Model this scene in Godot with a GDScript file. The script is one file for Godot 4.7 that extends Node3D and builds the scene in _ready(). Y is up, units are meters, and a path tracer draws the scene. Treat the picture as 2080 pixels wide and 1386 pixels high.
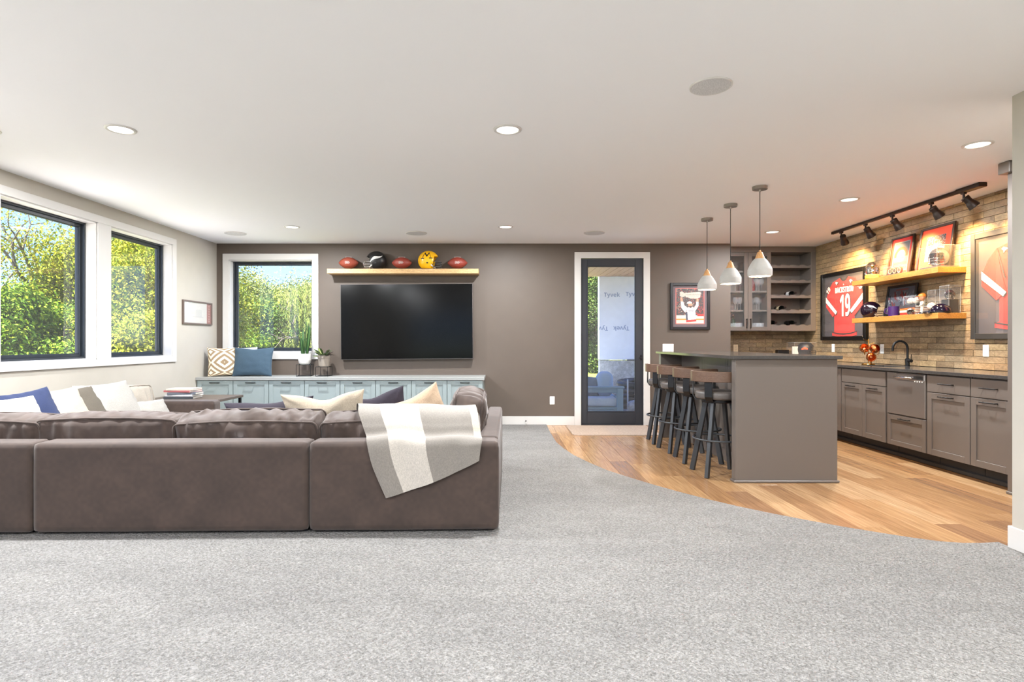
extends Node3D
# A finished lower-level family room with a wet bar. y is up, units are metres, the lens looks along -z.

const CEIL := 2.694      # ceiling height
const EYE := 1.234
const XL := -4.234       # face of the window wall
const ZB := -8.69        # face of the taupe back wall
const XR := 4.8          # face of the brick-tiled bar wall
const ZN := -9.294       # back of the bar niche
const Z_REAR := 3.6      # wall behind the lens
const XW := 3.03         # face of the short partition at the near side


# ---------------------------------------------------------------- mesh collector
class MB:
	var v := PackedVector3Array()
	var n := PackedVector3Array()
	var u := PackedVector2Array()
	var ix := PackedInt32Array()

	func tri(a: Vector3, b: Vector3, c: Vector3, out: Vector3) -> void:
		var g := (b - a).cross(c - a)
		if g.length_squared() < 1e-18:
			return
		g = g.normalized()
		if g.dot(out) < 0.0:
			g = -g
			var t := b
			b = c
			c = t
		var i := v.size()
		for p in [a, b, c]:
			v.append(p)
			n.append(g)
			u.append(Vector2(p.x + p.z, -p.y))
		ix.append_array([i, i + 2, i + 1])

	func quad(a: Vector3, b: Vector3, c: Vector3, d: Vector3, out: Vector3) -> void:
		tri(a, b, c, out)
		tri(a, c, d, out)

	# a flat picture: a is top left, b top right, c bottom right, d bottom left
	func picture(a: Vector3, b: Vector3, c: Vector3, d: Vector3, out: Vector3) -> void:
		var i := v.size()
		var k := 0
		for p in [a, b, c, d]:
			v.append(p)
			n.append(out)
			u.append([Vector2(0, 0), Vector2(1, 0), Vector2(1, 1), Vector2(0, 1)][k])
			k += 1
		if (b - a).cross(c - a).dot(out) > 0.0:
			ix.append_array([i, i + 2, i + 1, i, i + 3, i + 2])
		else:
			ix.append_array([i, i + 1, i + 2, i, i + 2, i + 3])

	func box(c: Vector3, s: Vector3, ch := 0.0, B := Basis()) -> void:
		var h := s * 0.5
		ch = minf(ch, minf(h.x, minf(h.y, h.z)) * 0.9)
		var corner := func(sx: float, sy: float, sz: float, ax: int) -> Vector3:
			var p := Vector3(sx * (h.x - ch), sy * (h.y - ch), sz * (h.z - ch))
			p[ax] = [sx, sy, sz][ax] * h[ax]
			return c + B * p
		for ax in 3:
			var b1 := (ax + 1) % 3
			var b2 := (ax + 2) % 3
			for sg in [-1.0, 1.0]:
				var q := []
				for k in [[-1.0, -1.0], [1.0, -1.0], [1.0, 1.0], [-1.0, 1.0]]:
					var t := [0.0, 0.0, 0.0]
					t[ax] = sg
					t[b1] = k[0]
					t[b2] = k[1]
					q.append(corner.call(t[0], t[1], t[2], ax))
				var o := Vector3()
				o[ax] = sg
				quad(q[0], q[1], q[2], q[3], B * o)
		if ch <= 0.0:
			return
		for ax in 3:   # edges that run along ax
			var b1 := (ax + 1) % 3
			var b2 := (ax + 2) % 3
			for s1 in [-1.0, 1.0]:
				for s2 in [-1.0, 1.0]:
					var q := []
					for k in [[-1.0, b1], [1.0, b1], [1.0, b2], [-1.0, b2]]:
						var t := [0.0, 0.0, 0.0]
						t[ax] = k[0]
						t[b1] = s1
						t[b2] = s2
						q.append(corner.call(t[0], t[1], t[2], k[1]))
					var o := Vector3()
					o[b1] = s1
					o[b2] = s2
					quad(q[0], q[1], q[2], q[3], B * o)
		for sx in [-1.0, 1.0]:
			for sy in [-1.0, 1.0]:
				for sz in [-1.0, 1.0]:
					tri(corner.call(sx, sy, sz, 0), corner.call(sx, sy, sz, 1), corner.call(sx, sy, sz, 2), B * Vector3(sx, sy, sz))

	# box given by its two far corners
	func span(a: Vector3, b: Vector3, ch := 0.0) -> void:
		box((a + b) * 0.5, (b - a).abs(), ch)

	# a bar of rectangular section from a to b
	func bar(a: Vector3, b: Vector3, w: float, d: float, side := Vector3.RIGHT, ch := 0.0) -> void:
		var y := (b - a).normalized()
		var z := side.cross(y)
		if z.length() < 1e-4:
			z = Vector3.FORWARD.cross(y)
		z = z.normalized()
		var x := y.cross(z)
		box((a + b) * 0.5, Vector3(w, (b - a).length(), d), ch, Basis(x, y, z))

	# rows of points with smooth normals; wrap joins the ends of every row; outward is found from the shape itself unless given
	func grid(rows: Array, wrap := false, outward := 0, uvs := true) -> void:
		var nr := rows.size()
		var nc: int = rows[0].size()
		var i0 := v.size()
		var nn := PackedVector3Array()
		nn.resize(nr * nc)
		var f := PackedInt32Array()
		var mid := Vector3()
		for r in nr:
			for c in nc:
				mid += rows[r][c]
		mid /= nr * nc
		var vol := 0.0
		for r in nr - 1:
			for c in (nc if wrap else nc - 1):
				var c2 := (c + 1) % nc
				var a := r * nc + c
				var b := r * nc + c2
				var d := (r + 1) * nc + c
				var e := (r + 1) * nc + c2
				var pa: Vector3 = rows[r][c]
				var pb: Vector3 = rows[r][c2]
				var pd: Vector3 = rows[r + 1][c]
				var pe: Vector3 = rows[r + 1][c2]
				var g := (pe - pa).cross(pd - pb)
				vol += g.dot((pa + pe) * 0.5 - mid)
				for k in [a, b, d, e]:
					nn[k] += g
				f.append_array([a, b, e, a, e, d])
		var s := 1.0 if (vol > 0.0 if outward == 0 else outward > 0) else -1.0
		# g points along (du x dv) reversed order: check winding against it per triangle
		for r in nr:
			for c in nc:
				v.append(rows[r][c])
				n.append((nn[r * nc + c] * s).normalized())
				u.append(Vector2(float(c) / maxf(1.0, nc - (0 if wrap else 1)), float(r) / maxf(1.0, nr - 1)))
		for k in range(0, f.size(), 3):
			var a := f[k]
			var b := f[k + 1]
			var c := f[k + 2]
			var g := (v[i0 + b] - v[i0 + a]).cross(v[i0 + c] - v[i0 + a])
			if g.dot(n[i0 + a] + n[i0 + b] + n[i0 + c]) > 0.0:
				ix.append_array([i0 + a, i0 + c, i0 + b])
			else:
				ix.append_array([i0 + a, i0 + b, i0 + c])

	# turned shape: profile of (radius, height), outer side first going up; hard edges unless smooth
	func lathe(prof: Array, seg := 24, xf := Transform3D(), smooth := false) -> void:
		var rows := []
		for p in prof:
			var row := PackedVector3Array()
			for k in seg:
				var a := TAU * k / seg
				row.append(xf * Vector3(cos(a) * p.x, p.y, sin(a) * p.x))
			rows.append(row)
		if smooth:
			grid(rows, true)
			return
		for i in rows.size() - 1:
			var dr: float = prof[i + 1].x - prof[i].x
			var dy: float = prof[i + 1].y - prof[i].y
			if absf(dr) + absf(dy) < 1e-7:
				continue
			var i0 := v.size()
			var l := Vector2(dy, -dr).normalized()
			for r in 2:
				for k in seg:
					var a := TAU * k / seg
					v.append(rows[i + r][k])
					n.append((xf.basis * Vector3(cos(a) * l.x, l.y, sin(a) * l.x)).normalized())
					u.append(Vector2(float(k) / seg, float(r)))
			for k in seg:
				var k2 := (k + 1) % seg
				for t in [[k, k2, seg + k2], [k, seg + k2, seg + k]]:
					var g := (v[i0 + t[1]] - v[i0 + t[0]]).cross(v[i0 + t[2]] - v[i0 + t[0]])
					if g.dot(n[i0 + t[0]] + n[i0 + t[1]] + n[i0 + t[2]]) > 0.0:
						ix.append_array([i0 + t[0], i0 + t[2], i0 + t[1]])
					else:
						ix.append_array([i0 + t[0], i0 + t[1], i0 + t[2]])

	# round rod along a path
	func tube(path: Array, rad, seg := 8, closed := false) -> void:
		var rows := []
		var m := path.size()
		var side := Vector3()
		for i in m:
			var p: Vector3 = path[i]
			var q0: Vector3 = path[(i - 1 + m) % m] if (closed or i > 0) else path[i]
			var q1: Vector3 = path[(i + 1) % m] if (closed or i < m - 1) else path[i]
			var t := (q1 - q0).normalized()
			if side == Vector3():
				side = t.cross(Vector3.UP if absf(t.y) < 0.9 else Vector3.RIGHT).normalized()
			else:
				side = (side - t * side.dot(t)).normalized()
			var up := t.cross(side)
			var r: float = rad[i] if rad is Array else rad
			var row := PackedVector3Array()
			for k in seg:
				var a := TAU * k / seg
				row.append(p + (side * cos(a) + up * sin(a)) * r)
			rows.append(row)
		if closed:
			rows.append(rows[0])
		var i0 := v.size()
		grid(rows, true, 1)
		# make sure the normals leave the axis
		var mid: Vector3 = path[0]
		if n[i0].dot(v[i0] - mid) < 0.0:
			for k in range(i0, v.size()):
				n[k] = -n[k]
			var e := ix.size() - (rows.size() - 1) * seg * 6
			for k in range(e, ix.size(), 3):
				var t := ix[k + 1]
				ix[k + 1] = ix[k + 2]
				ix[k + 2] = t
		if not closed:
			for end in [0, m - 1]:
				var o: Vector3 = (path[0] - path[1]) if end == 0 else (path[m - 1] - path[m - 2])
				for k in seg:
					tri(path[end], rows[end][k], rows[end][(k + 1) % seg], o)

	# plane outline in x and y pushed from z0 to z1, then placed
	func prism(poly: PackedVector2Array, z0: float, z1: float, xf := Transform3D()) -> void:
		var f := Geometry2D.triangulate_polygon(poly)
		for z in [z0, z1]:
			var o := xf.basis * Vector3(0, 0, signf(z - (z0 + z1) * 0.5))
			for k in range(0, f.size(), 3):
				var q := []
				for j in 3:
					q.append(xf * Vector3(poly[f[k + j]].x, poly[f[k + j]].y, z))
				tri(q[0], q[1], q[2], o)
		var area := 0.0
		for i in poly.size():
			area += poly[i].cross(poly[(i + 1) % poly.size()])
		for i in poly.size():
			var a := poly[i]
			var b := poly[(i + 1) % poly.size()]
			var o := Vector3(b.y - a.y, a.x - b.x, 0) * signf(area)
			quad(xf * Vector3(a.x, a.y, z0), xf * Vector3(b.x, b.y, z0), xf * Vector3(b.x, b.y, z1), xf * Vector3(a.x, a.y, z1), xf.basis * o)

	func mesh() -> ArrayMesh:
		var a := []
		a.resize(Mesh.ARRAY_MAX)
		a[Mesh.ARRAY_VERTEX] = v
		a[Mesh.ARRAY_NORMAL] = n
		a[Mesh.ARRAY_TEX_UV] = u
		a[Mesh.ARRAY_INDEX] = ix
		var m := ArrayMesh.new()
		m.add_surface_from_arrays(Mesh.PRIMITIVE_TRIANGLES, a)
		return m


# ---------------------------------------------------------------- soft shapes
var wob := FastNoiseLite.new()

# an upholstered block: rounded, crowned, a little wrinkled
func soft_block(mb: MB, c: Vector3, s: Vector3, r: float, cells := 12, crown := 0.02, wrinkle := 0.004, freq := 6.0, B := Basis(), stretch := Vector3.ONE) -> void:
	var h := s * 0.5
	var inner := h - Vector3.ONE * r
	var lift := func(p: Vector3, nn: Vector3) -> float:
		var q := Vector3(p.x / h.x, p.y / h.y, p.z / h.z)
		var w := Vector3(maxf(0.0, 1.0 - q.x * q.x), maxf(0.0, 1.0 - q.y * q.y), maxf(0.0, 1.0 - q.z * q.z))
		var k := absf(nn.x) * w.y * w.z + absf(nn.y) * w.x * w.z + absf(nn.z) * w.x * w.y
		var e := (p + c) * stretch * freq
		return crown * k + wrinkle * wob.get_noise_3d(e.x * 40.0, e.y * 40.0, e.z * 40.0)
	for ax in 3:
		var b1 := (ax + 1) % 3
		var b2 := (ax + 2) % 3
		for sg in [-1.0, 1.0]:
			var i0 := mb.v.size()
			for i in cells + 1:
				for j in cells + 1:
					var p := Vector3()
					p[ax] = sg * h[ax]
					# finer near the rounding
					p[b1] = h[b1] * sin((float(i) / cells - 0.5) * PI * 0.96) / sin(0.48 * PI)
					p[b2] = h[b2] * sin((float(j) / cells - 0.5) * PI * 0.96) / sin(0.48 * PI)
					var k := p.clamp(-inner, inner)
					var nn := (p - k).normalized()
					var q := k + nn * r
					var t1 := nn.cross(Vector3.UP if absf(nn.y) < 0.9 else Vector3.RIGHT).normalized()
					var t2 := nn.cross(t1)
					var d0: float = lift.call(q, nn)
					var d1: float = lift.call(q + t1 * 0.006, nn)
					var d2: float = lift.call(q + t2 * 0.006, nn)
					var m := (nn - t1 * (d1 - d0) / 0.006 - t2 * (d2 - d0) / 0.006).normalized()
					mb.v.append(c + B * (q + nn * d0))
					mb.n.append(B * m)
					mb.u.append(Vector2(float(i) / cells, float(j) / cells))
			for i in cells:
				for j in cells:
					var a := i0 + i * (cells + 1) + j
					for t in [[a, a + 1, a + cells + 2], [a, a + cells + 2, a + cells + 1]]:
						var g := (mb.v[t[1]] - mb.v[t[0]]).cross(mb.v[t[2]] - mb.v[t[0]])
						if g.dot(mb.n[t[0]]) > 0.0:
							mb.ix.append_array([t[0], t[2], t[1]])
						else:
							mb.ix.append_array([t[0], t[1], t[2]])


# a scatter cushion in its own axes: w wide, h high, thick t, standing on its lower edge, front towards +z
func pillow(mb: MB, w: float, h: float, t: float, seed_at: float, ear := 0.10, chop := 0.0, cells := 26, wrinkle := 1.0) -> void:
	for side in [1.0, -1.0]:
		var rows := []
		for i in cells + 1:
			var row := PackedVector3Array()
			var b := float(i) / cells * 2.0 - 1.0
			b = sin(b * PI * 0.5)
			for j in cells + 1:
				var a := float(j) / cells * 2.0 - 1.0
				a = sin(a * PI * 0.5)
				var x := a * w * 0.5 * (1.0 - ear * (1.0 - b * b) * absf(a))
				var y := b * h * 0.5 * (1.0 - ear * (1.0 - a * a) * absf(b))
				if b > 0.0:
					y -= chop * h * b * exp(-a * a * 7.0)
				var body := pow(maxf(0.0, (1.0 - a * a) * (1.0 - b * b)), 0.42)
				var fold := wob.get_noise_3d(a * 70.0 + seed_at * 91.0, b * 70.0, side * 40.0 + seed_at * 17.0)
				var ray := sin(atan2(b, a) * 17.0 + seed_at * 5.0 + fold * 4.0) * smoothstep(0.55, 0.95, maxf(absf(a), absf(b))) * (1.0 - smoothstep(0.96, 1.0, maxf(absf(a), absf(b))))
				var z: float = side * t * 0.5 * body + side * wrinkle * (fold * 0.010 * body + ray * 0.0045)
				row.append(Vector3(x, y + h * 0.5, z))
			rows.append(row)
		mb.grid(rows, false, 0)
		# the seam must look outwards on both sides
		var last := mb.v.size() - (cells + 1) * (cells + 1)
		var mid := last + (cells + 1) * (cells / 2) + cells / 2
		if mb.n[mid].z * side < 0.0:
			for k in range(last, mb.v.size()):
				mb.n[k] = -mb.n[k]
			for k in range(mb.ix.size() - cells * cells * 6, mb.ix.size(), 3):
				var q := mb.ix[k + 1]
				mb.ix[k + 1] = mb.ix[k + 2]
				mb.ix[k + 2] = q


# ---------------------------------------------------------------- naming and placing
func tag(o: Node3D, label: String, category: String, group := "") -> Node3D:
	o.set_meta("label", label)
	o.set_meta("category", category)
	if group:
		o.set_meta("group", group)
	return o


func thing(called: String, label: String, category: String, at := Vector3.ZERO, turn := 0.0, group := "") -> Node3D:
	var o := Node3D.new()
	o.name = called
	add_child(o, true)
	o.position = at
	o.rotation.y = turn
	return tag(o, label, category, group)


func part(up: Node, called: String, mb: MB, m: Material, label := "") -> MeshInstance3D:
	return part_mesh(up, called, mb.mesh(), m, label)


func part_mesh(up: Node, called: String, me: Mesh, m: Material, label := "", at := Transform3D()) -> MeshInstance3D:
	var o := MeshInstance3D.new()
	o.name = called
	o.mesh = me
	o.material_override = m
	o.transform = at
	if label:
		o.set_meta("label", label)
	up.add_child(o, true)
	return o


func solo(called: String, mb: MB, m: Material, label: String, category: String, group := "") -> MeshInstance3D:
	var o := part(self, called, mb, m)
	tag(o, label, category, group)
	return o


func struct(called: String, mb: MB, m: Material, up: Node = self) -> MeshInstance3D:
	var o := part(up, called, mb, m)
	if up == self:
		o.set_meta("kind", "structure")
	return o


func box_part(up: Node, called: String, a: Vector3, b: Vector3, m: Material, ch := 0.0, label := "") -> MeshInstance3D:
	var mb := MB.new()
	mb.span(a, b, ch)
	return part(up, called, mb, m, label)


func word(text: String, size: float, depth: float, bold := true, mono := false) -> TextMesh:
	var f := SystemFont.new()
	f.font_names = PackedStringArray(["Droid Sans Mono" if mono else "Droid Sans"])
	f.font_weight = 700 if bold else 400
	var t := TextMesh.new()
	t.text = text
	t.font = f
	t.font_size = 64
	t.pixel_size = size / 64.0
	t.depth = depth
	t.curve_step = 2.0
	return t


# ---------------------------------------------------------------- materials
var pics := {}

func shade_of(c: Color, k: float) -> Color:
	return Color(clampf(c.r * k, 0, 1), clampf(c.g * k, 0, 1), clampf(c.b * k, 0, 1))


# a repeating picture of random grain without seams: each octave is [cells across, cells down, share]
func grain_map(key: String, side: int, octaves: Array, c0: Color, c1: Color, seed_at: int) -> ImageTexture:
	if pics.has(key):
		return pics[key]
	var r := RandomNumberGenerator.new()
	r.seed = seed_at
	var out: Image = null
	for o in octaves:
		var nx: int = o[0]
		var ny: int = o[1]
		var cells := []
		for k in nx * ny:
			var c := c0.lerp(c1, r.randf())
			c.a = o[2] if out else 1.0
			cells.append(c)
		var img := Image.create(nx + 4, ny + 4, false, Image.FORMAT_RGBA8)
		for y in ny + 4:
			for x in nx + 4:
				img.set_pixel(x, y, cells[((y + ny - 2) % ny) * nx + (x + nx - 2) % nx])
		img.resize((nx + 4) * side / nx, (ny + 4) * side / ny, Image.INTERPOLATE_CUBIC)
		img = img.get_region(Rect2i(2 * side / nx, 2 * side / ny, side, side))
		if out:
			out.blend_rect(img, Rect2i(0, 0, side, side), Vector2i.ZERO)
		else:
			out = img
	out.convert(Image.FORMAT_RGB8)
	pics[key] = ImageTexture.create_from_image(out)
	return pics[key]


func plain(called: String, c: Color, rough := 0.6, metal := 0.0) -> StandardMaterial3D:
	var m := StandardMaterial3D.new()
	m.resource_name = called
	m.albedo_color = c
	m.roughness = rough
	m.metallic = metal
	return m


# a grain that is multiplied over the colour, and a relief in centimetres, both laid in three planes
func grained(m: StandardMaterial3D, grain: Texture2D, scale: Vector3, relief: Texture2D = null, deep := 0.0, world := true) -> StandardMaterial3D:
	m.albedo_texture = grain
	m.uv1_triplanar = true
	m.uv1_world_triplanar = world
	m.uv1_scale = scale
	m.uv1_triplanar_sharpness = 6.0
	if relief:
		m.heightmap_enabled = true
		m.heightmap_texture = relief
		m.heightmap_scale = deep
	return m


func glass(called: String, tint := Color(1, 1, 1, 0.04)) -> StandardMaterial3D:
	var m := plain(called, tint, 0.0)
	m.transparency = BaseMaterial3D.TRANSPARENCY_ALPHA
	return m


func glow(called: String, c: Color, energy: float) -> StandardMaterial3D:
	var m := plain(called, c, 0.5)
	m.emission_enabled = true
	m.emission = c
	m.emission_energy_multiplier = energy
	return m


# ---------------------------------------------------------------- the scene
var M := {}
var rng := RandomNumberGenerator.new()

func _ready() -> void:
	rng.seed = 20
	wob.seed = 5
	wob.frequency = 0.025
	wob.fractal_octaves = 2

	# camera: upright, square to the back wall, lens slid a little to the right
	var cam := Camera3D.new()
	cam.name = "camera"
	add_child(cam)
	cam.position = Vector3(0, EYE, 0)
	cam.set_frustum(0.058235, Vector2(0.00084, 0.000084), 0.05, 400.0)
	cam.current = true

	# sky, sun, exposure
	var e := Environment.new()
	var sky_mat := ProceduralSkyMaterial.new()
	sky_mat.sky_top_color = Color(0.28, 0.48, 0.86)
	sky_mat.sky_horizon_color = Color(0.62, 0.77, 0.95)
	sky_mat.sky_curve = 0.16
	sky_mat.ground_bottom_color = Color(0.36, 0.38, 0.30)
	sky_mat.ground_horizon_color = Color(0.62, 0.68, 0.66)
	sky_mat.sky_energy_multiplier = 1.6
	var sky := Sky.new()
	sky.sky_material = sky_mat
	e.background_mode = Environment.BG_SKY
	e.sky = sky
	e.tonemap_mode = Environment.TONE_MAPPER_LINEAR
	e.tonemap_exposure = 1.09
	e.sdfgi_enabled = true
	e.ssao_enabled = true
	e.ssil_enabled = true
	var we := WorldEnvironment.new()
	we.name = "daylight_sky"
	we.environment = e
	add_child(we)
	var sun := DirectionalLight3D.new()
	sun.name = "sun"
	add_child(sun)
	sun.look_at_from_position(Vector3(-0.28, 0.84, 0.47), Vector3.ZERO)
	sun.light_color = Color(1.0, 0.98, 0.955)
	sun.light_energy = 12.5
	sun.light_angular_distance = 0.6
	sun.shadow_enabled = true

	make_materials()
	build_shell()
	build_windows()
	build_outdoors()
	build_lights()
	build_sofa()
	build_cushions()
	build_media_wall()
	build_bar()
	build_stools()
	build_niche()
	build_bar_wall()
	build_shelf_things()


func make_materials() -> void:
	var W := Color.WHITE
	grain_map("soft", 512, [[8, 8, 1.0], [32, 32, 0.4]], Color(0.96, 0.96, 0.96), W, 3)
	grain_map("fine", 512, [[128, 128, 1.0], [32, 32, 0.35]], Color(0.72, 0.72, 0.72), W, 7)
	grain_map("weave", 512, [[128, 128, 1.0], [64, 64, 0.35]], Color(0.86, 0.86, 0.86), W, 17)
	grain_map("bump", 512, [[32, 32, 1.0], [64, 64, 0.5]], Color.BLACK, W, 9)
	grain_map("pile", 1024, [[128, 128, 1.0], [256, 256, 0.4]], Color.BLACK, W, 21)
	grain_map("pile_tone", 1024, [[256, 256, 1.0], [128, 128, 0.5]], Color(0.68, 0.675, 0.665), W, 22)
	grain_map("nap", 512, [[4, 16, 1.0], [8, 32, 0.5], [32, 64, 0.35]], Color(0.88, 0.88, 0.885), W, 31)
	grain_map("velvet", 512, [[8, 8, 1.0], [16, 16, 0.5], [64, 64, 0.3]], Color(0.72, 0.72, 0.72), W, 41)
	grain_map("grain", 1024, [[32, 32, 1.0], [128, 64, 0.5], [512, 64, 0.4]], Color(0.68, 0.62, 0.56), W, 51)
	grain_map("clay", 512, [[8, 8, 1.0], [32, 32, 0.5], [128, 128, 0.3]], Color(0.62, 0.60, 0.58), W, 61)
	grain_map("bark", 512, [[64, 32, 1.0], [128, 64, 0.5]], Color(0.40, 0.38, 0.36), W, 71)

	M.ceiling = plain("ceiling paint", Color(0.955, 0.955, 0.96), 0.9)
	M.wall_pale = grained(plain("pale greige wall paint", Color(0.735, 0.713, 0.67), 0.75), pics.soft, Vector3.ONE * 0.3)
	M.wall_taupe = grained(plain("taupe wall paint", Color(0.372, 0.328, 0.292), 0.55), pics.soft, Vector3.ONE * 0.3)
	M.trim = plain("white trim paint", Color(0.815, 0.805, 0.79), 0.4)
	M.black_frame = plain("dark slate window frame", Color(0.155, 0.178, 0.205), 0.38)
	M.pane = glass("window pane")
	M.clear = glass("clear acrylic", Color(1, 1, 1, 0.04))
	M.clear.metallic_specular = 0.25
	M.door_paint = plain("charcoal door paint", Color(0.165, 0.175, 0.20), 0.4)
	M.steel = plain("brushed nickel", Color(0.62, 0.60, 0.57), 0.35, 0.9)
	M.chrome = plain("chrome", Color(0.86, 0.86, 0.87), 0.12, 1.0)
	M.black_metal = plain("black metal", Color(0.085, 0.085, 0.09), 0.42, 0.3)
	M.bronze = plain("dark bronze", Color(0.16, 0.115, 0.09), 0.42, 0.4)
	M.charcoal_metal = plain("charcoal metal", Color(0.235, 0.245, 0.255), 0.42, 0.25)
	M.cabinet = plain("grey cabinet paint", Color(0.405, 0.372, 0.346), 0.42)
	M.toe = plain("dark toe kick", Color(0.20, 0.19, 0.185), 0.6)
	M.counter = grained(plain("dark stone worktop", Color(0.31, 0.298, 0.29), 0.13), pics.fine, Vector3.ONE * 3.0)
	M.bench = plain("daylight tinted grey paint", Color(0.575, 0.62, 0.62), 0.42)  # grey paint with the blue of window daylight put into it
	M.bench_top = plain("grey bench top", Color(0.60, 0.605, 0.595), 0.35)
	M.white_plastic = plain("white plastic", Color(0.93, 0.92, 0.90), 0.4)
	M.dark_slot = plain("dark slot", Color(0.12, 0.12, 0.12), 0.6)
	M.outlet_tan = plain("almond plastic", Color(0.88, 0.80, 0.66), 0.4)

	var carpet := grained(plain("light grey cut pile", Color(0.655, 0.646, 0.632), 0.95), pics.pile_tone, Vector3.ONE * 0.9, pics.pile, 1.5)
	carpet.detail_enabled = true
	carpet.detail_albedo = pics.nap
	carpet.detail_blend_mode = BaseMaterial3D.BLEND_MODE_MUL
	carpet.detail_uv_layer = BaseMaterial3D.DETAIL_UV_2
	carpet.uv2_triplanar = true
	carpet.uv2_world_triplanar = true
	carpet.uv2_scale = Vector3(0.16, 1.0, 0.16)
	M.carpet = carpet
	M.mat_rug = grained(plain("beige woven mat", Color(0.80, 0.71, 0.63), 0.9), pics.fine, Vector3.ONE * 3.0, pics.pile, 0.25)

	for k in 8:
		var tone: Color = [Color(0.755, 0.60, 0.435), Color(0.72, 0.565, 0.40), Color(0.79, 0.645, 0.48), Color(0.68, 0.53, 0.38), Color(0.77, 0.62, 0.45), Color(0.735, 0.585, 0.425), Color(0.81, 0.675, 0.515), Color(0.64, 0.495, 0.365)][k]
		var m := grained(plain("oak plank %d" % k, tone, 0.26), pics.grain, Vector3(2.6, 2.6, 0.16))
		m.uv1_offset = Vector3(0.137 * k, 0.31 * k, 0.211 * k)
		m.specular_mode = BaseMaterial3D.SPECULAR_SCHLICK_GGX
		M["plank%d" % k] = m
	for k in 7:
		var tone: Color = [Color(0.74, 0.64, 0.49), Color(0.68, 0.59, 0.465), Color(0.79, 0.68, 0.51), Color(0.70, 0.61, 0.485), Color(0.76, 0.645, 0.49), Color(0.645, 0.55, 0.425), Color(0.72, 0.625, 0.49)][k]
		var m := grained(plain("brick tile %d" % k, tone, 0.48), pics.clay, Vector3(1.7, 3.4, 1.7), pics.bump, 0.10)
		m.uv1_offset = Vector3(0.17 * k, 0.23 * k, 0.31 * k)
		M["brick%d" % k] = m
	M.grout = plain("brown grout", Color(0.17, 0.145, 0.12), 0.9)

	M.maple = grained(plain("pale maple", Color(0.90, 0.765, 0.56), 0.45), pics.grain, Vector3(0.35, 4.0, 4.0))
	M.honey = grained(plain("honey oak", Color(0.84, 0.62, 0.30), 0.42), pics.grain, Vector3(4.0, 4.0, 0.35))
	M.walnut = grained(plain("grey brown walnut", Color(0.47, 0.375, 0.315), 0.35), pics.grain, Vector3(1.5, 8.0, 1.5), null, 0.0, false)
	M.table_wood = grained(plain("dark grey brown wood", Color(0.42, 0.385, 0.355), 0.45), pics.grain, Vector3(0.6, 4.0, 4.0))
	M.beech = grained(plain("beech", Color(0.90, 0.70, 0.47), 0.45), pics.grain, Vector3(6.0, 1.0, 6.0), null, 0.0, false)

	M.sofa = grained(plain("brown grey velvet", Color(0.295, 0.233, 0.200), 0.80), pics.velvet, Vector3.ONE * 0.8, pics.bump, 0.05)
	M.sofa.rim_enabled = true
	M.sofa.rim = 0.85
	M.sofa.rim_tint = 0.35
	M.seat_leather = grained(plain("grey brown leather", Color(0.40, 0.37, 0.35), 0.45), pics.velvet, Vector3.ONE * 3.0)
	M.ceramic = grained(plain("pale grey concrete shade", Color(0.69, 0.68, 0.66), 0.7), pics.soft, Vector3.ONE * 4.0)
	M.warm_bulb = glow("warm bulb", Color(1.0, 0.88, 0.70), 5.0)
	M.warm_lens = glow("warm spotlight lens", Color(1.0, 0.88, 0.70), 3.0)
	M.acrylic_edge = glass("acrylic edge", Color(0.95, 0.95, 0.93, 0.45))
	M.screen = plain("black glass screen", Color(0.012, 0.012, 0.013), 0.16)
	M.screen.metallic_specular = 0.32
	M.bounce_siding = plain("white outdoor siding", Color(0.90, 0.90, 0.895), 0.7)  # added outside only to throw daylight back into the porch
	M.dirt = plain("potting soil", Color(0.16, 0.12, 0.09), 0.95)
	M.paper = plain("paper", Color(0.80, 0.785, 0.75), 0.8)


func fabric(called: String, c: Color, relief := 0.06, rim := 0.3) -> StandardMaterial3D:
	if M.has(called):
		return M[called]
	var m := grained(plain(called, c, 0.85), pics.weave, Vector3.ONE * 3.2, pics.bump, relief, false)
	m.rim_enabled = true
	m.rim = rim
	m.rim_tint = 0.4
	M[called] = m
	return m


# ---------------------------------------------------------------- room shell
# a wall along z (facing +x or -x) with rectangular holes given as [z_far, z_near, y_low, y_high]
func holed(mb: MB, x0: float, x1: float, z_far: float, z_near: float, y0: float, y1: float, holes: Array) -> void:
	var z := z_far
	for h in holes:
		mb.span(Vector3(x0, y0, z), Vector3(x1, y1, h[0]))
		if h[2] > y0:
			mb.span(Vector3(x0, y0, h[0]), Vector3(x1, h[2], h[1]))
		mb.span(Vector3(x0, h[3], h[0]), Vector3(x1, y1, h[1]))
		z = h[1]
	mb.span(Vector3(x0, y0, z), Vector3(x1, y1, z_near))


# the same along x
func holed_x(mb: MB, z0: float, z1: float, x_from: float, x_to: float, y0: float, y1: float, holes: Array) -> void:
	var x := x_from
	for h in holes:
		mb.span(Vector3(x, y0, z0), Vector3(h[0], y1, z1))
		if h[2] > y0:
			mb.span(Vector3(h[0], y0, z0), Vector3(h[1], h[2], z1))
		mb.span(Vector3(h[0], h[3], z0), Vector3(h[1], y1, z1))
		x = h[1]
	mb.span(Vector3(x, y0, z0), Vector3(x_to, y1, z1))


const SIDE_WINDOWS := [[-7.51, -6.318, 1.051, 2.483], [-6.115, -4.925, 1.051, 2.483], [-3.25, -2.06, 1.051, 2.483], [-1.86, -0.67, 1.051, 2.483]]  # the last two openings are added, unseen, to bring in more daylight

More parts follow.
